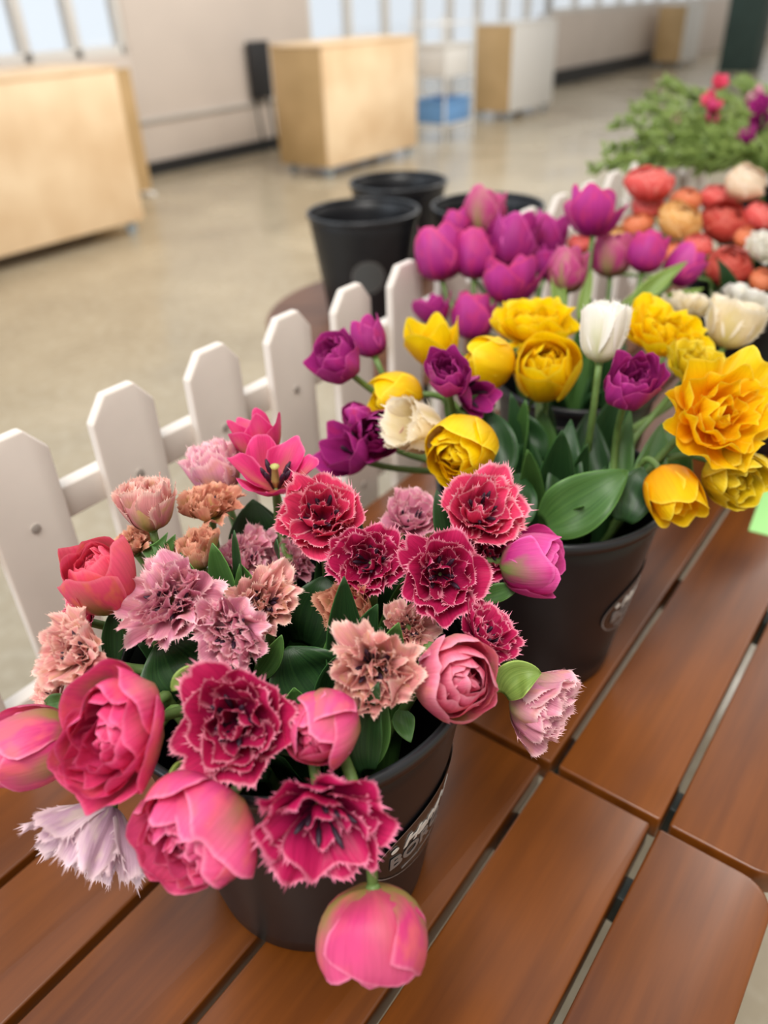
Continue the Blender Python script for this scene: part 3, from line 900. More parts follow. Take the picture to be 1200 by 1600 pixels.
def bloom(kind, mat, head, axis, dia, root, seed, name_petal='petal', detail=1, inner=None, flat=1.0, rot=0.0, fr=1.0, sxy=(1.0, 1.0)):
    """builds the petals under root. head = world centre of the bloom, axis = direction it faces, dia = width across"""
    global rng
    rng = np.random.default_rng(seed)
    K = kindspec(kind)
    z = unit(axis); x = unit(np.cross([0.13, 0.2, 1.0] if abs(z[2]) < .9 else [0, 1, 0.1], z)); y = np.cross(z, x)
    Rm = np.array([x, y, z]).T
    allp = []
    fringe = K.get('fringe', 0) * fr
    nl = len(K['layers'])
    warp = K.get('warp', .05) * (1 if K.get('rnd', 3) > 4 else .5); wp = rng.uniform(0, 2 * PI, 3)
    for li, (cnt, L, Wd, prof, ph, flag, kk, pw) in enumerate(K['layers']):
        for q in range(cnt):
            jit = K.get('rnd', 3)
            phi = rot + 2 * PI * (q + ph) / cnt + rng.normal(0, .07)
            Lq = L * rng.uniform(.93, 1.04)
            big = fringe > 0 and detail
            cols, rows = (26, 13) if big else ((15, 11) if detail else (9, 7))
            if detail and li >= 2: cols, rows = (20, 10) if big else (11, 9)
            v, f, a = petal(Lq, Wd * rng.uniform(.92, 1.08), prof, phi, .004 + .007 * (nl - li), .015 * li, K['ruffle'] * (1 + .5 * (li >= 2)), fringe * L if detail else fringe * L * 1.2,
                            cols, rows, kk * rng.uniform(.85, 1.15), pw, abs(rng.normal(0, .05)) if kk < .4 and pw > 1.8 else 0, rng.normal(0, .05), flag * (1 if rng.random() < .8 else .3), rng.uniform(.95, 1.25) * K.get('wrap', 1.0), rng.normal(0, jit), K.get('crease', .04))
            v = v.copy(); v[:, 2] *= flat
            wz = v * 2.6
            v = v + warp * np.stack([np.sin(wz[:, 1] + wz[:, 2] * .7 + wp[0]), np.sin(wz[:, 0] + wz[:, 2] * .8 + wp[1]), .6 * np.sin(wz[:, 0] * 1.3 + wz[:, 1] + wp[2])], 1) * np.clip(np.linalg.norm(v, axis=1) * 1.6, 0, 1)[:, None]
            v[:, 0] *= sxy[0]; v[:, 1] *= sxy[1]
            allp.append((v, f, a, li))
    ext = np.vstack([p[0] for p in allp if p[3] <= 1])
    rad = np.percentile(np.hypot(ext[:, 0], ext[:, 1]), 96)
    sc = dia / 2 / rad
    zmid = np.percentile(ext[:, 2], 97) * sc * .5
    org = head - z * zmid
    for v, f, a, li in allp:
        w = (v * sc) @ Rm.T + org
        m_ = MB(); m_.v = [tuple(p) for p in w]; m_.f = [tuple(int(i) for i in q) for q in f]
        m_.build(name_petal, inner if (inner and li >= 2) else mat, root, smooth=True, attr=a, loc=org)
    if detail and K.get('stamens'):
        for k in range(K['stamens']):
            a_ = 2 * PI * k / K['stamens'] + rng.normal(0, .2); lean = rng.uniform(.35, .85)
            d = np.array([math.cos(a_) * lean, math.sin(a_) * lean, 1.0]); d /= np.linalg.norm(d)
            b0 = np.array([math.cos(a_) * .06, math.sin(a_) * .06, .03]); L_ = .50 * rng.uniform(.85, 1.15)
            pts = [b0, b0 + d * L_ * .45, b0 + d * L_ * .55, b0 + d * L_ * .8, b0 + d * L_]
            pts = [Rm @ (p * sc) + org for p in pts]
            MB().tube(pts, [sc * .016, sc * .018, sc * .040, sc * .044, sc * .016], 6).build('stamen', M['stamen'], root, smooth=True, loc=org)
    if K.get('pistil'):
        pts = [Rm @ (np.array([0, 0, q]) * sc) + org for q in (.02, .2, .42, .47, .5)]
        MB().tube(pts, [sc * .05, sc * .07, sc * .05, sc * .085, sc * .03], 8).build('pistil', M['pistil'], root, smooth=True, loc=org)
    if K.get('centre'):
        pts = [Rm @ (np.array([0, 0, q]) * sc) + org for q in (.05, .3, .42, .5, .53)]
        MB().tube(pts, [sc * .1, sc * .14, sc * .14, sc * .09, sc * .02], 10).build('centre', M['stamen'], root, smooth=True, loc=org)
    root.location = tuple(org)
    return org, z, sc


def bez(a, b, c, d, n=14):
    return [(1 - t) ** 3 * a + 3 * (1 - t) ** 2 * t * b + 3 * (1 - t) * t * t * c + t ** 3 * d for t in np.linspace(0, 1, n)]


def stem(root, org, z, foot, rad=.0030, mat='stem', bend=.06, via=None):
    a = org + z * .002
    c = foot + np.array([0, 0, .10]) if via is None else via
    pts = bez(a, a - z * bend, c, foot, 16)
    n = len(pts)
    MB().tube(pts, [rad * (1.05 + .35 * k / n) for k in range(n)], 8).build('stem', M[mat], root, smooth=True, loc=org)
    MB().tube([org - z * .0015, org + z * .002, org + z * .005], [rad * 1.0, rad * 1.7, rad * .8], 8).build('receptacle', M[mat], root, smooth=True, loc=org)


def leaf(root, org, pts, width, mat='leaf', fold=.35, face=None, name='leaf'):
    p0, p1, p2 = [np.array(p, float) for p in pts]
    n = 18; cols = 7
    ts = np.linspace(0, 1, n); cl = [(1 - t) ** 2 * p0 + 2 * (1 - t) * t * p1 + t * t * p2 for t in ts]
    vs = []; at_ = []; fs = []
    for i, t in enumerate(ts):
        tg = unit(cl[min(i + 1, n - 1)] - cl[max(i - 1, 0)])
        fc = unit(EYE - cl[i]) if face is None else unit(face)
        sd = unit(np.cross(tg, fc)); nm = np.cross(sd, tg)
        w = width / 2 * (math.sin(PI * min(1, (t * .93 + .07)) ** .85) ** .8 if t < 1 else 0.02)
        for j in range(cols):
            s = -1 + 2 * j / (cols - 1)
            vs.append(cl[i] + sd * w * s * (1 - .1 * fold) + nm * w * fold * (s * s - .3) + nm * w * .12 * math.sin(9 * t + 2 * s))
            at_.append(((s + 1) / 2, t, 1 - abs(s), 0))
    for i in range(n - 1):
        for j in range(cols - 1):
            fs.append((i * cols + j, i * cols + j + 1, (i + 1) * cols + j + 1, (i + 1) * cols + j))
    m_ = MB(); m_.add(vs, fs)
    return m_.build(name, M[mat], root, smooth=True, attr=at_, loc=org, solid=.0005)


# ---- bouquet domes
C1 = B1 + np.array([-.028, -.005, HB1 + .012]); E1 = np.array([.165, .150, .115])
C2 = B2 + np.array([.010, .0, HB2 + .020]); E2 = np.array([.165, .150, .105])


def flower(cat_name, label, cat, group, kind, mat, px, py, wpx, face, dome, depth=None, push=0.0, foot=None, leaves=1, detail=1, stemmat='stem', rot=0.0, inner=None, flat=1.0, bucketc=None, bend=.06, fr=1.0, via=None, srad=.0030, sxy=(1.0, 1.0)):
    COUNT[0] += 1
    seed = 100 + COUNT[0] * 17
    r2 = random.Random(seed)
    c, e, bc, rr, hb = dome
    p = atell(px, py, c, e) if depth is None else at(px, py, depth)
    if push: p = EYE + (p - EYE) * (1 + push / np.linalg.norm(p - EYE))
    dia = wpx * depth_of(p) / FPX
    if face is None:
        z = unit((p - c) / e ** 2)
    else:
        fx, fy, ft = face
        z = unit(rt * fx + up * fy - fw * ft)
    root = thing(cat_name, label, cat, (0, 0, 0), group)
    org, z, sc = bloom(kind, M[mat], p, z, dia, root, seed, detail=detail, inner=M[inner] if inner else None, rot=rot, flat=flat, fr=fr, sxy=sxy)
    HEADS.append((np.array(p), dia / 2))
    ang = math.atan2(p[1] - bc[1], p[0] - bc[0]) + r2.uniform(-.3, .3); q = rr * r2.uniform(.15, .6)
    ft_ = np.array([bc[0] + q * math.cos(ang) * .6, bc[1] + q * math.sin(ang) * .6, bc[2] + .012 + r2.uniform(0, .02)]) if foot is None else foot
    # keep the stem inside the bucket mouth
    horiz = org - bc; hr = math.hypot(horiz[0], horiz[1])
    k = min(1.0, rr * .80 / max(hr, 1e-6))
    gate = np.array([bc[0] + horiz[0] * k, bc[1] + horiz[1] * k, bc[2] + hb + .008])
    if via is None:
        pts = bez(org + z * .001, org - z * min(bend, .8 * np.linalg.norm(org - gate) + .01), gate + np.array([0, 0, .015]), gate, 12) + bez(gate, gate - np.array([0, 0, .03]), ft_ + np.array([0, 0, .08]), ft_, 8)[1:]
    else:
        pts = via(org, z, gate, ft_)
    n = len(pts)
    MB().tube(pts, [srad * (1.0 + .4 * i / n) for i in range(n)], 8).build('stem', M[stemmat], root, smooth=True, loc=org)
    MB().tube([org - z * .002, org + z * .0005, org + z * .002], [srad, srad * 1.5, srad * .6], 8).build('receptacle', M[stemmat], root, smooth=True, loc=org)
    LATER.append((root, org, bc, rr, hb, leaves, seed))
    return root, org, z


D1 = (C1, E1, B1, R1 - .008, HB1)
D2 = (C2, E2, B2, R2 - .008, HB2)
DT, FT, PT, ST = 'fringed_tulip', 'fringed_tulip', 'double_tulip', 'tulip'
G1 = 'tulips in the front bucket'
F1 = [
    # name, label, kind, mat, x, y, width, face, kwargs
    (PT, 'largest pink double tulip, wide open with layered petals, at far left of front bucket', 'peony', 'pink', 184, 1150, 194, (-.34, -.02, .94), dict(depth=.405, sxy=(.86, 1.14))),
    (PT, 'closed pink tulip lying sideways, cut by the left picture edge', 'budopen', 'bright', 58, 1163, 120, (-.93, -.18, .30), dict(depth=.44)),
    (FT, 'drooping pale lilac tulip with ragged spread petals below the largest pink bloom', 'splay', 'lilac', 148, 1306, 190, (-.34, -.74, .55), dict(depth=.445, fr=1.2)),
    (PT, 'round pink double tulip in the lowest row, with an orange-tinged outer petal', 'peonyball', 'bright', 312, 1295, 190, (-.42, -.30, .84), dict(depth=.395, rot=.9)),
    (FT, 'dark crimson fringed tulip facing up between the two big pink ones', 'fringe', 'crimson', 364, 1124, 196, (-.05, .25, .95), dict(depth=.405)),
    (FT, 'large magenta fringed tulip with wide petals over the front of the bucket', 'fringewide', 'magfringe', 504, 1282, 214, (.18, -.32, .93), dict(depth=.385, sxy=(1.06, .96))),
    (PT, 'smooth pink tulip hanging upside down in front of the black bucket', 'budopen', 'bright', 586, 1448, 165, (.05, -.97, .12), dict(depth=.40, leaves=0, bend=.05, flat=.78)),
    (PT, 'small closed coral pink tulip above the magenta fringed bloom', 'bud', 'bright', 508, 1136, 116, (-.30, -.12, .94), dict(depth=.41)),
    (DT, 'dusty pink fringed tulip with dark stamens, facing the viewer at centre', 'dusty', 'dusty', 583, 1042, 142, (0, .15, 1), dict(depth=.43)),
    (PT, 'pale pink double tulip with green-streaked outer petals, rightmost over the rim', 'budopen', 'palepink', 710, 1060, 126, (.28, .10, .95), dict(depth=.455)),
    (DT, 'pink fringed tulip with a green outer petal, leaning out over the slats', 'dustycup', 'mauve', 842, 1100, 126, (.80, -.26, .55), dict(depth=.50, leaves=0, bend=.10, flat=.82)),
    (FT, 'crimson fringed tulip tucked above the pale pink one', 'fringe', 'crimson', 762, 988, 112, (.45, .62, .55), dict(depth=.49)),
    (ST, 'smooth magenta tulip pointing right, against the second bucket', 'budopen', 'magenta', 826, 881, 98, (.92, -.06, .40), dict(depth=.55)),
    (FT, 'rose pink fringed tulip topmost in the front bouquet, under the yellow one', 'fringe', 'rose', 756, 796, 138, (.15, .35, .9), dict(depth=.555)),
    (FT, 'crimson fringed tulip with a wide ring of dark stamens, right of centre', 'fringe', 'crimson', 690, 895, 150, (.05, .15, .98), dict(depth=.50)),
    (FT, 'dark crimson fringed tulip between two other crimson ones', 'fringe', 'crimson', 576, 876, 128, (-.12, .2, .95), dict(depth=.52)),
    (FT, 'rose fringed tulip with a dusky outer petal, upper middle of front bouquet', 'fringe', 'rose', 502, 803, 142, (.02, .36, .9), dict(depth=.54)),
    (FT, 'mauve fringed tulip half hidden behind the crimson ones', 'fringe', 'mauve', 642, 806, 100, (.1, .6, .7), dict(depth=.60)),
    (ST, 'open magenta pink tulip with a yellow-green pistil in its middle', 'lily', 'hotpink', 430, 742, 125, (.05, .72, .62), dict(depth=.57, fr=0)),
    (ST, 'closed hot pink tulip rising behind the open one with the yellow middle', 'tulipopen', 'hotpink', 402, 688, 85, (-.3, .85, .3), dict(depth=.60)),
    (FT, 'pale rose fringed tulip at the back next to the fence', 'dustycup', 'mauve', 338, 735, 92, (-.25, .9, .3), dict(depth=.60)),
    (DT, 'upright dusty pink tulip with green outer petals, next to the picket screw', 'dustycup', 'dusty', 232, 790, 98, (-.05, .93, .38), dict(depth=.53)),
    (DT, 'upright salmon fringed tulip with dark stamens at the back row', 'dusty', 'olive', 330, 790, 96, (.1, .75, .62), dict(depth=.56)),
    (DT, 'shrivelled olive green tulip behind the striped pink bud', 'dusty', 'olive', 205, 852, 66, (-.3, .7, .6), dict(depth=.54)),
    (PT, 'closed coral pink tulip striped with green, at upper left', 'budopen', 'coralpink', 160, 908, 108, (-.22, .66, .70), dict(depth=.48, flat=1.15)),
    (DT, 'large mauve fringed tulip with ruffled middle and dark stamens, upper left', 'dusty', 'mauve', 264, 938, 160, (-.02, .22, .97), dict(depth=.475)),
    (DT, 'olive and salmon tulip seen from its side behind the large mauve one', 'dustycup', 'olive', 308, 862, 72, (-.15, .85, .5), dict(depth=.54)),
    (DT, 'shaded dusty mauve tulip deep in the back of the front bouquet', 'dusty', 'mauve', 385, 864, 92, (.1, .6, .75), dict(depth=.575)),
    (DT, 'dusty mauve fringed tulip with an olive outer petal, left of the dark gap', 'dusty', 'dusty', 414, 940, 118, (.18, .25, .94), dict(depth=.50)),
    (DT, 'pale pink fringed tulip with upright ruffles above the dark crimson one', 'dusty', 'mauve', 360, 988, 118, (0, .1, 1), dict(depth=.465)),
    (DT, 'dusty pink and olive frilled tulip above the largest pink bloom', 'dusty', 'dusty', 112, 1012, 124, (-.4, .45, .75), dict(depth=.455)),
    (DT, 'faded rose tulip mostly hidden over the closed sideways tulip', 'dusty', 'dusty', 78, 1088, 76, (-.6, .3, .6), dict(depth=.47)),
    (DT, 'small olive tinted tulip below the dark crimson one at centre', 'dustycup', 'olive', 546, 952, 84, (-.2, .3, .9), dict(depth=.515)),
    (DT, 'dull pink fringed tulip squeezed behind the pale pink double', 'dusty', 'dusty', 640, 978, 88, (.1, .3, .9), dict(depth=.515)),
    (FT, 'deep pink tulip barely showing under the striped coral bud', 'fringe', 'rose', 124, 968, 80, (-.4, .3, .8), dict(depth=.50)),
    (DT, 'dim mauve tulip behind the rose one at the upper middle', 'dusty', 'mauve', 452, 880, 84, (0, .6, .8), dict(depth=.59)),
    (FT, 'crimson tulip wedged between the topmost rose and the magenta one', 'fringe', 'crimson', 772, 860, 100, (.3, .1, .9), dict(depth=.56)),
]
ROOTS = {}
for i, (nm, lab, kind, mat, x, y, w_, face, kw) in enumerate(F1):
    ROOTS[i] = flower(nm, lab, 'tulip', G1, kind, mat, x, y, w_ * (1.0 if 'fringe' in kind else 1.06), face, D1, **kw)


def pleaf(i, pts, width, mat='leaf', fold=.35, face=None):
    root, org, z = ROOTS[i]
    leaf(root, org, [at(*q) for q in pts], width, mat, fold, face)


# leaves the photo shows in the front bouquet (pixel x, y, depth in metres)
pleaf(7, [(574, 1205, .445), (560, 1150, .43), (592, 1066, .425)], .020, 'leaf')
pleaf(7, [(580, 1195, .45), (600, 1150, .44), (600, 1090, .44)], .012, 'leafmid')
pleaf(9, [(630, 1110, .47), (628, 1130, .465), (642, 1160, .46)], .014, 'leafmid')
pleaf(10, [(765, 1070, .49), (790, 1040, .485), (812, 1032, .49)], .010, 'leafmid')
pleaf(21, [(228, 850, .54), (236, 880, .53), (262, 832, .53)], .010, 'leafmid')
pleaf(21, [(240, 905, .55), (250, 880, .535), (274, 835, .53)], .013, 'leafmid')
pleaf(4, [(330, 1075, .44), (290, 1045, .42), (268, 1080, .42)], .016, 'leafpale')
pleaf(3, [(310, 1215, .42), (285, 1190, .40), (262, 1222, .395)], .012, 'leafpale')
pleaf(7, [(500, 1190, .43), (470, 1150, .425), (428, 1178, .42)], .014, 'leaf')
pleaf(28, [(400, 1060, .50), (430, 1030, .475), (440, 992, .47)], .014, 'leafmid')
pleaf(8, [(520, 1110, .52), (470, 1060, .49), (450, 1010, .50)], .060, 'leaf')
pleaf(25, [(300, 1080, .50), (280, 1040, .48), (250, 1000, .49)], .060, 'leaf')
pleaf(16, [(420, 900, .60), (400, 840, .60), (395, 780, .60)], .050, 'leaf')
pleaf(13, [(700, 860, .58), (690, 810, .565), (682, 765, .57)], .014, 'leaf')
pleaf(12, [(745, 935, .56), (785, 925, .55), (812, 915, .55)], .014, 'leafmid')
pleaf(24, [(178, 1040, .50), (172, 990, .495), (182, 945, .49)], .014, 'leaf')
pleaf(31, [(70, 1100, .46), (95, 1095, .45), (112, 1092, .45)], .010, 'leafmid')
pleaf(14, [(480, 1010, .56), (500, 960, .54), (505, 900, .55)], .055, 'leaf')

# green cupped outer petal of the pink tulip leaning over the slats
r_, o_, z_ = ROOTS[10]
leaf(r_, o_, [at(786, 1085, .485), at(800, 1050, .472), at(846, 1052, .478)], .024, 'leafpale', .6, None, 'outer_petal')

# ---- second bouquet
G2 = 'tulips in the second bucket'
F2 = [
    (PT, 'folded yellow tulip directly above the topmost rose fringed one', 'budopen', 'yellow', 725, 700, 112, (-.45, -.35, .8), dict(depth=.64)),
    (ST, 'closed yellow tulip pointing left beside the cream fringed one', 'bud', 'yellow', 622, 617, 78, (-.9, -.1, .4), dict(depth=.72)),
    (ST, 'open yellow tulip behind the small purple double, petals upright', 'tulipopen', 'yellow', 676, 540, 92, (-.1, .85, .45), dict(depth=.78)),
    (ST, 'closed yellow tulip on a stem arching back from the right', 'bud', 'yellow', 766, 566, 80, (-.85, .18, .4), dict(depth=.74, bend=.09)),
    (PT, 'wide open yellow double tulip behind the white one, on its left', 'doubleopen', 'yellow', 836, 512, 135, (-.15, .7, .6), dict(depth=.80)),
    (PT, 'rounded yellow double tulip on the left under the white one', 'budopen', 'yellow', 856, 582, 105, (-.15, .35, .9), dict(depth=.74)),
    (PT, 'wide open yellow double tulip behind the white one, on its right', 'doubleopen', 'yellow', 1038, 525, 140, (.1, .6, .7), dict(depth=.77)),
    (PT, 'largest golden yellow double tulip with frilly petals at right edge', 'doubleopen', 'golden', 1125, 645, 190, (.10, .12, .98), dict(depth=.62)),
    (ST, 'closed golden tulip nodding over the rim of the second bucket', 'tulip', 'golden', 1050, 770, 88, (.15, -.72, .62), dict(depth=.64, leaves=0)),
    (PT, 'green and yellow double tulip hanging under the largest golden one', 'double', 'greenyellow', 1142, 742, 100, (.25, -.45, .8), dict(depth=.64, leaves=0)),
    (PT, 'yellow tulip with green back, mostly hidden behind the largest golden one', 'doubleopen', 'greenyellow', 1085, 575, 110, (.3, .55, .7), dict(depth=.72)),
    (FT, 'upright white fringed tulip between the yellow doubles', 'fringecup', 'white', 942, 520, 78, (.04, .96, .3), dict(depth=.68)),
    (FT, 'cream fringed tulip gaping left, next to the folded yellow one', 'gape', 'cream', 650, 674, 92, (-.72, .22, .66), dict(depth=.66)),
    (FT, 'cream and yellow fringed tulip leaning right at the bucket far side', 'gape', 'cream', 1146, 508, 92, (.3, .9, .3), dict(depth=.80, flat=.85)),
    (FT, 'blurred cream fringed tulip right of the green leaves', 'doubleopen', 'cream', 1076, 478, 88, (.1, .85, .4), dict(depth=.90)),
    (PT, 'purple double tulip against the fence, leftmost in the second bucket', 'double', 'purple', 530, 568, 90, (-.52, .35, .75), dict(depth=.71)),
    (ST, 'closed reddish purple tulip just behind the leftmost purple double', 'tulip', 'purple', 577, 530, 54, (-.3, .9, .2), dict(depth=.75)),
    (PT, 'purple double tulip among the yellow ones, with two fallen petals', 'double', 'purple', 698, 588, 78, (-.15, .45, .85), dict(depth=.66)),
    (ST, 'loose purple tulip petals just under the purple double among yellow', 'tulipopen', 'purple', 738, 615, 70, (.45, -.2, .7), dict(depth=.69)),
    (PT, 'purple double tulip in front of the yellow doubles, below the white one', 'double', 'purple', 986, 604, 92, (-.05, .45, .88), dict(depth=.65)),
    (PT, 'dark purple double tulip hiding behind the cream fringed one', 'double', 'purple', 590, 682, 84, (-.15, .1, .95), dict(depth=.69)),
    (ST, 'dark purple tulip lowest beside the fence', 'tulipopen', 'purple', 543, 708, 88, (-.5, .2, .6), dict(depth=.69)),
    (ST, 'small closed dark purple tulip over the dark purple double', 'bud', 'purple', 560, 650, 46, (-.5, .6, .5), dict(depth=.71)),
]
for i, (nm, lab, kind, mat, x, y, w_, face, kw) in enumerate(F2):
    kw.setdefault('detail', 1 if i not in (14, 10, 22) else 0)
    ROOTS[100 + i] = flower(nm, lab, 'tulip', G2, kind, mat, x, y, w_, face, D2, **kw)
# leaves seen in the second bucket
for i, pts, wd, mt in [
    (105, [(880, 830, .70), (880, 760, .68), (892, 655, .70)], .034, 'leaf'),
    (105, [(850, 820, .66), (905, 790, .63), (982, 735, .64)], .050, 'leafmid'),
    (111, [(960, 800, .72), (970, 730, .70), (985, 640, .72)], .022, 'leafmid'),
    (119, [(1000, 800, .70), (1015, 740, .69), (1035, 660, .70)], .030, 'leafmid'),
    (119, [(940, 800, .73), (935, 740, .72), (925, 650, .74)], .030, 'leaf'),
    (108, [(975, 815, .66), (985, 770, .65), (1005, 730, .66)], .036, 'leaf'),
    (103, [(760, 760, .70), (800, 700, .69), (760, 640, .71)], .036, 'leaf'),
    (103, [(790, 830, .66), (800, 780, .66), (815, 740, .68)], .044, 'leaf'),
    (118, [(770, 640, .72), (745, 630, .70), (718, 640, .70)], .024, 'leafmid'),
    (106, [(1040, 800, .72), (1060, 730, .70), (1050, 660, .72)], .035, 'leafmid'),
    (104, [(840, 720, .76), (830, 680, .75), (800, 640, .76)], .034, 'leaf')]:
    root, org, z = ROOTS[i]
    leaf(root, org, [at(*q) for q in pts], wd, mt)

# ---- tall purple tulips in a bucket hidden behind
B3 = np.array([.245, .885, TZ])
R3, RB3, HB3 = .10, .075, .20
bucket('black bucket hidden behind the yellow tulips, holding tall purple ones', *B3, R3, RB3, HB3, 0.0, 'filled black buckets', 'plain')
C3 = B3 + np.array([0, 0, HB3 + .03]); D3 = (C3, np.array([.17, .15, .13]), B3, R3 - .008, HB3)
G3 = 'tall purple tulips behind the yellow ones'
F3 = [
    ('upright purple tulip leftmost of the tall ones, with a flared reddish rim', 'tulip', 'brightpurple', 686, 400, 76, (-.15, .97, .2)),
    ('upright purple tulip touching the leftmost tall one on its right', 'tulip', 'brightpurple', 742, 402, 60, (.05, .97, .2)),
    ('pinkish purple tulip highest among the left group of tall ones', 'tulip', 'greenpurple', 757, 336, 62, (.05, .97, .2)),
    ('purple tulip peeking out left of the highest pinkish one', 'tulip', 'brightpurple', 716, 352, 40, (-.1, .97, .2)),
    ('broad purple tulip in the middle of the tall group', 'tulip', 'purple', 800, 380, 76, (.1, .95, .25)),
    ('open purple tulip with spread petals in front of the tall group', 'tulipopen', 'brightpurple', 796, 444, 90, (.02, .93, .3)),
    ('purple tulip behind the broad middle one, toward the right', 'tulip', 'purple', 852, 376, 66, (.2, .9, .3)),
    ('dark purple tulip leaning right beside the green striped one', 'tulipopen', 'purple', 858, 415, 62, (.3, .85, .3)),
    ('reddish purple tulip low on the left, just above the yellow petals', 'tulip', 'brightpurple', 740, 498, 66, (.1, .95, .3)),
    ('dark purple tulip low against the white fence', 'tulipopen', 'purple', 678, 486, 58, (-.2, .93, .3)),
    ('highest bright purple tulip, wide open with three spread petals', 'tulipopen', 'brightpurple', 928, 338, 92, (.05, .97, .15)),
    ('smooth rounded purple tulip below the coral ranunculus', 'tulip', 'brightpurple', 1010, 397, 58, (.15, .95, .25)),
    ('purple tulip leaning to the right over pale leaves', 'tulip', 'brightpurple', 1068, 421, 54, (.65, .7, .25)),
    ('purple tulip striped with green, in front of the red one', 'tulip', 'greenpurple', 888, 425, 60, (.05, .97, .2)),
    ('pink and green tulip under the highest bright purple one', 'tulip', 'greenpurple', 955, 402, 58, (0, .97, .2)),
]
for i, (lab, kind, mat, x, y, w_, face) in enumerate(F3):
    dp = 1.02 if i not in (10, 11, 12) else .98
    if i in (5, 8, 9, 13): dp = .95
    if i in (2, 3, 6): dp = 1.08
    ROOTS[200 + i] = flower(ST, lab, 'tulip', G3, kind, mat, x, y, w_ * 1.12, face, D3, depth=dp, detail=1, leaves=1, bend=.07, flat=.86)
for i, pts, wd in [(212, [(985, 480, .95), (1010, 450, .94), (1075, 408, .94)], .022), (211, [(960, 500, .96), (985, 470, .96), (1040, 440, .96)], .018),
                   (213, [(880, 500, .95), (868, 450, .94), (872, 400, .94)], .018), (213, [(905, 500, .95), (915, 460, .94), (925, 420, .95)], .014),
                   (212, [(1000, 480, .98), (1050, 470, .96), (1100, 450, .96)], .018)]:
    root, org, z = ROOTS[200 + i - 200]
    leaf(root, org, [at(*q) for q in pts], wd, 'leafpale')

# ---- ranunculus bucket
B4 = np.array([.575, 1.09, TZ])
R4, RB4, HB4 = .12, .088, .23
bucket('dark bucket at the right edge holding coral ranunculus', *B4, R4, RB4, HB4, 0.3, 'filled black buckets', 'plain')
C4 = B4 + np.array([0, 0, HB4 + .03]); D4 = (C4, np.array([.17, .15, .12]), B4, R4 - .008, HB4)
G4 = 'ranunculus and roses in the right-hand bucket'
F4 = [
    ('tall coral red ranunculus with a dark centre, highest of its bucket', 'coral', 1016, 290, 74, (-.1, .75, .6), 1.22),
    ('coral pink bloom right under the tall dark-centred ranunculus', 'coral', 1012, 322, 50, (0, .3, .9), 1.25),
    ('pale peach ranunculus in front of the green fronds', 'peach', 1165, 289, 66, (.05, .5, .8), 1.22),
    ('small orange ranunculus between the coral and the peach ones', 'orange', 1072, 315, 50, (0, .7, .7), 1.26),
    ('apricot yellow ranunculus seen from its side', 'apricot', 1062, 347, 72, (.1, .4, .9), 1.20),
    ('coral bloom tucked under the pale peach ranunculus on its left', 'coral', 1122, 312, 56, (0, .6, .7), 1.28),
    ('large orange red bloom in the middle of the right-hand bucket', 'red', 1136, 352, 80, (0, .5, .8), 1.22),
    ('coral ranunculus bud below the apricot one', 'coral', 1090, 386, 46, (-.1, .5, .8), 1.14),
    ('dark coral red ranunculus lowest above the cream tulips', 'red', 1138, 418, 70, (-.1, .3, .9), 1.12),
    ('orange ranunculus left of the apricot one', 'orange', 996, 353, 46, (-.3, .6, .7), 1.22),
    ('small orange bloom above the leaning purple tulip', 'orange', 1056, 398, 46, (0, .6, .8), 1.16),
    ('orange red bloom cut by the right edge, under the peach one', 'coral', 1186, 340, 56, (.2, .5, .8), 1.20),
    ('white frilled bloom at the right edge among the corals', 'white', 1188, 388, 62, (.2, .4, .9), 1.12),
    ('tiny orange bloom between the dark coral and white ones', 'orange', 1164, 372, 36, (0, .4, .9), 1.16),
    ('orange bloom at the right edge just above the cream tulips', 'orange', 1188, 440, 42, (.2, .3, .9), 1.10),
    ('red orange bloom showing between two tall purple tulips', 'coral', 905, 384, 36, (0, .6, .8), 1.12),
    ('light orange bloom behind the highest bright purple tulip', 'apricot', 968, 372, 40, (-.2, .6, .8), 1.24),
    ('small peach bloom above the dark coral red ranunculus', 'apricot', 1170, 424, 36, (0, .4, .9), 1.18),
]
for i, (lab, mat, x, y, w_, face, dp) in enumerate(F4):
    ROOTS[300 + i] = flower('ranunculus', lab, 'flower', G4, 'ball' if mat != 'white' else 'doubleopen', mat, x, y, w_, face, D4, depth=dp, detail=0, leaves=1, bend=.06, srad=.0022)
F4b = [('white fringed tulip half cut by the right edge over the dark bucket', 'white', 1172, 470, 90, (.3, .85, .35), .98)]
for lab, mat, x, y, w_, face, dp in F4b:
    ROOTS[350] = flower('fringed_tulip', lab, 'tulip', None, 'doubleopen', mat, x, y, w_, face, D4, depth=dp, detail=0, leaves=1)

# ---- greenery bucket
B5 = np.array([.84, 1.62, TZ])
bucket('dark bucket furthest back, holding feathery green fronds', *B5, .125, .09, .235, 0.3, 'filled black buckets', 'plain')


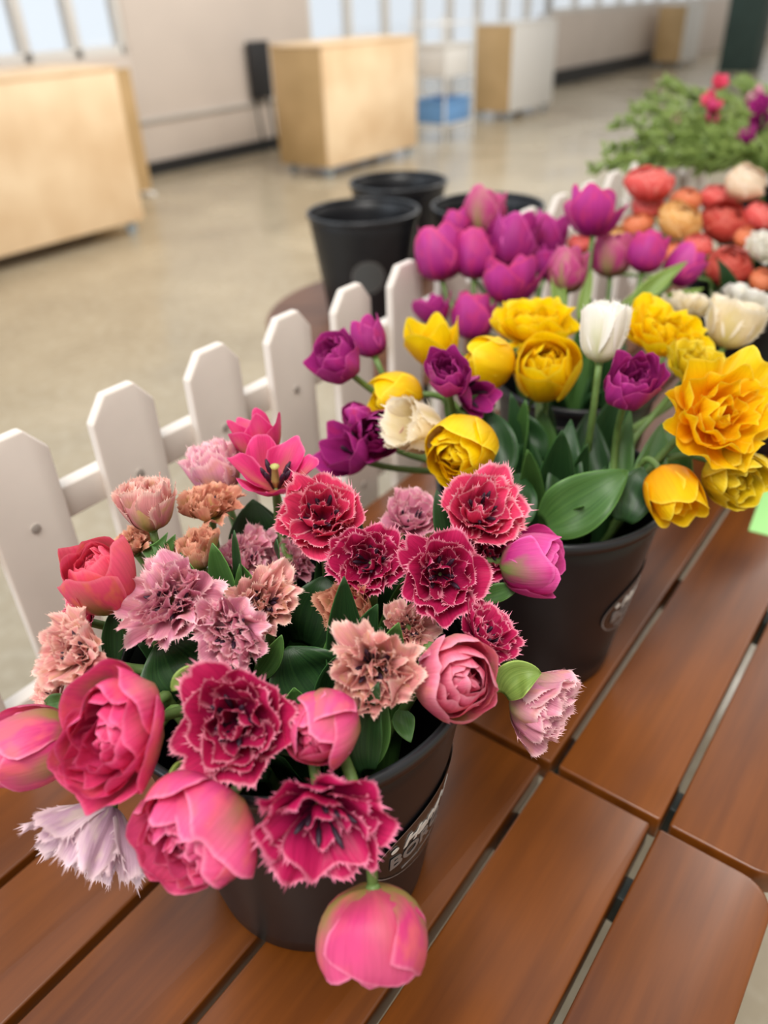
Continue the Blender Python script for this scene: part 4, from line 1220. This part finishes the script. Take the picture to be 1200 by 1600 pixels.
def frond(label, tipx, tipy, dp, base, seed):
    r = random.Random(seed)
    tip = at(tipx, tipy, dp)
    foot = np.array([B5[0] + r.uniform(-.04, .04), B5[1] + r.uniform(-.04, .04), TZ + .02])
    gate = np.array([B5[0] + r.uniform(-.08, .08), B5[1] + r.uniform(-.06, .06), TZ + .26])
    root = thing('green_frond', label, 'foliage', tuple(gate), 'feathery green fronds at the back')
    pts = bez(foot, foot + np.array([0, 0, .1]), gate - np.array([0, 0, .03]), gate, 6)[:-1] + bez(gate, gate + (gate - foot) * .35, tip + (gate - tip) * .4 + np.array([0, 0, .03]), tip, 22)
    n = len(pts)
    MB().tube(pts, [.0026 * (1.2 - .8 * i / n) for i in range(n)], 6).build('stem', M['stem'], root, smooth=True, loc=gate)
    m_ = MB(); at_ = []
    for i in range(8, n - 1):
        tg = unit(pts[i + 1] - pts[i])
        for q in range(13):
            rd = np.array([r.gauss(0, 1), r.gauss(0, 1), r.gauss(0, 1)])
            sd = unit(np.cross(tg, rd)); d = unit(tg * .9 + sd)
            L_ = .038 * r.uniform(.7, 1.15) * (1.15 - .5 * i / n); wv = unit(np.cross(d, rd)) * .0062
            b = pts[i] + (pts[i + 1] - pts[i]) * r.random(); k = len(m_.v)
            m_.add([b, b + d * L_ * .45 + wv, b + d * L_, b + d * L_ * .45 - wv], [(0, 1, 2, 3)])
            at_ += [(.5, 0, .5, 0), (0, .5, .1, 0), (.5, 1, 0, 0), (1, .5, .1, 0)]
    tag(m_.build('foliage', M['frond'], root, attr=at_, loc=gate), kind=None)
    return root


fr_pts = [(925, 262, 1.62), (948, 232, 1.66), (960, 190, 1.70), (990, 168, 1.72), (1015, 150, 1.74), (1035, 128, 1.76), (1060, 138, 1.80), (1085, 160, 1.72), (1130, 150, 1.76), (1150, 122, 1.78),
          (1165, 140, 1.72), (1190, 160, 1.72), (1000, 215, 1.60), (1040, 190, 1.62), (1075, 205, 1.60), (1110, 220, 1.58), (1145, 205, 1.60), (1180, 230, 1.58), (975, 255, 1.58), (1020, 245, 1.56), (1055, 250, 1.54), (1095, 262, 1.52),
          (1130, 250, 1.54), (1210, 130, 1.72), (1225, 200, 1.65)]
for i, (x, y, dp) in enumerate(fr_pts):
    w1 = 'far left' if x < 960 else ('left' if x < 1030 else ('middle' if x < 1110 else ('right' if x < 1170 else 'far right')))
    w2 = 'high' if y < 150 else ('upper' if y < 200 else ('mid-height' if y < 235 else 'low'))
    frond('feathery green frond in the back bucket, one of many overlapping sprays', x, y, dp, B5, 900 + i)


def spike(label, x, y, dp, mat, n, size, seed):
    r = random.Random(seed); tip = at(x, y, dp)
    gate = np.array([B5[0] + r.uniform(-.07, .07), B5[1] + r.uniform(-.05, .05), TZ + .26])
    root = thing('flower_spike', label, 'flower', tuple(gate), None)
    foot = np.array([B5[0], B5[1], TZ + .02])
    MB().tube([foot, gate] + bez(gate, gate + np.array([0, 0, .05]), tip - np.array([0, 0, .05]), tip, 8)[1:], .0025, 6).build('stem', M['stem'], root, smooth=True, loc=gate)
    K = 0
    for k in range(n):
        c = tip + np.array([r.uniform(-1, 1) * size * .5, r.uniform(-1, 1) * size * .5, -k * size * .55])
        d = unit([r.uniform(-1, 1), r.uniform(-1.2, .2), r.uniform(.2, 1)])
        m_ = MB(); at_ = []
        zz = d; xx = unit(np.cross(zz, [0, .1, 1])); yy = np.cross(zz, xx)
        global rng
        rng = np.random.default_rng(seed + k)
        for q in range(5):
            v, f, a = petal(1.0, .7, [(0, 60), (.4, 30), (1, 10)], 2 * PI * q / 5, .02, 0, .05, 0, 7, 6)
            w = (v * size * .8) @ np.array([xx, yy, zz]) + c
            m_.add(w, [tuple(int(i) for i in g) for g in f]); at_ += list(a)
        m_.build('floret', M[mat], root, smooth=True, attr=at_, loc=gate)


spike('pink flower spike rising highest out of the green fronds', 1108, 140, 1.60, 'coralpink', 5, .042, 1)
spike('bright pink bloom cluster in the middle of the green fronds', 1112, 172, 1.58, 'pink', 3, .034, 2)
spike('dull pink bloom cluster at the left inside the green fronds', 1055, 188, 1.62, 'mauve', 3, .03, 3)
spike('dark purple bloom cluster at the right edge by the fronds', 1192, 175, 1.50, 'purple', 6, .05, 4)
spike('mauve bloom cluster near the right edge among the fronds', 1172, 150, 1.62, 'mauve', 3, .032, 5)

# foliage of every stem, kept clear of the blooms
for root, org, bc, rr, hb, nleaf, seed in LATER:
    r2 = random.Random(seed + 5)
    near = [(c, q) for c, q in HEADS if np.linalg.norm(c - bc) < .6]
    for li in range(nleaf):
        for trial in range(16):
            a2 = r2.uniform(0, 2 * PI); q0 = rr * r2.uniform(.2, .6)
            b0 = np.array([bc[0] + q0 * math.cos(a2), bc[1] + q0 * math.sin(a2), bc[2] + hb * .5])
            q1 = rr * r2.uniform(.35, 1.02); wl = r2.uniform(.026, .046)
            topz = bc[2] + hb + r2.uniform(.0, .085) - .002 * trial
            b2 = np.array([bc[0] + q1 * math.cos(a2), bc[1] + q1 * math.sin(a2), topz])
            b1 = (b0 + b2) / 2 + np.array([-.01 * math.cos(a2), -.01 * math.sin(a2), .03])
            ok = all(np.linalg.norm((1 - t) ** 2 * b0 + 2 * t * (1 - t) * b1 + t * t * b2 - c) > q * .95 + .004 for c, q in near for t in (.6, .8, 1.0))
            if ok:
                leaf(root, org, (b0, b1, b2), wl, 'leaf' if r2.random() < .7 else 'leafmid', face=np.array([math.cos(a2) * .3, math.sin(a2) * .3 - .4, 1.0]))
                break

# ---- light green paper card on the table
q = [atz(1168, 832, TZ + .002), atz(1196, 848, TZ + .002)]
pa = atz(1170, 828, TZ + .0015)
t_ = MB()
ux = unit(atz(1215, 700, TZ) - atz(1170, 830, TZ)); vx = np.array([ux[1], -ux[0], 0])
poly = [pa, pa + vx * .10, pa + vx * .10 + ux * .14, pa + ux * .14]
poly = [np.array([p[0], p[1], TZ + .0003]) for p in poly]
tag(t_.prism(poly, (0, 0, .0008)).build('paper_card', M['paper']), 'light green paper card lying on the slats at the right edge', 'card')
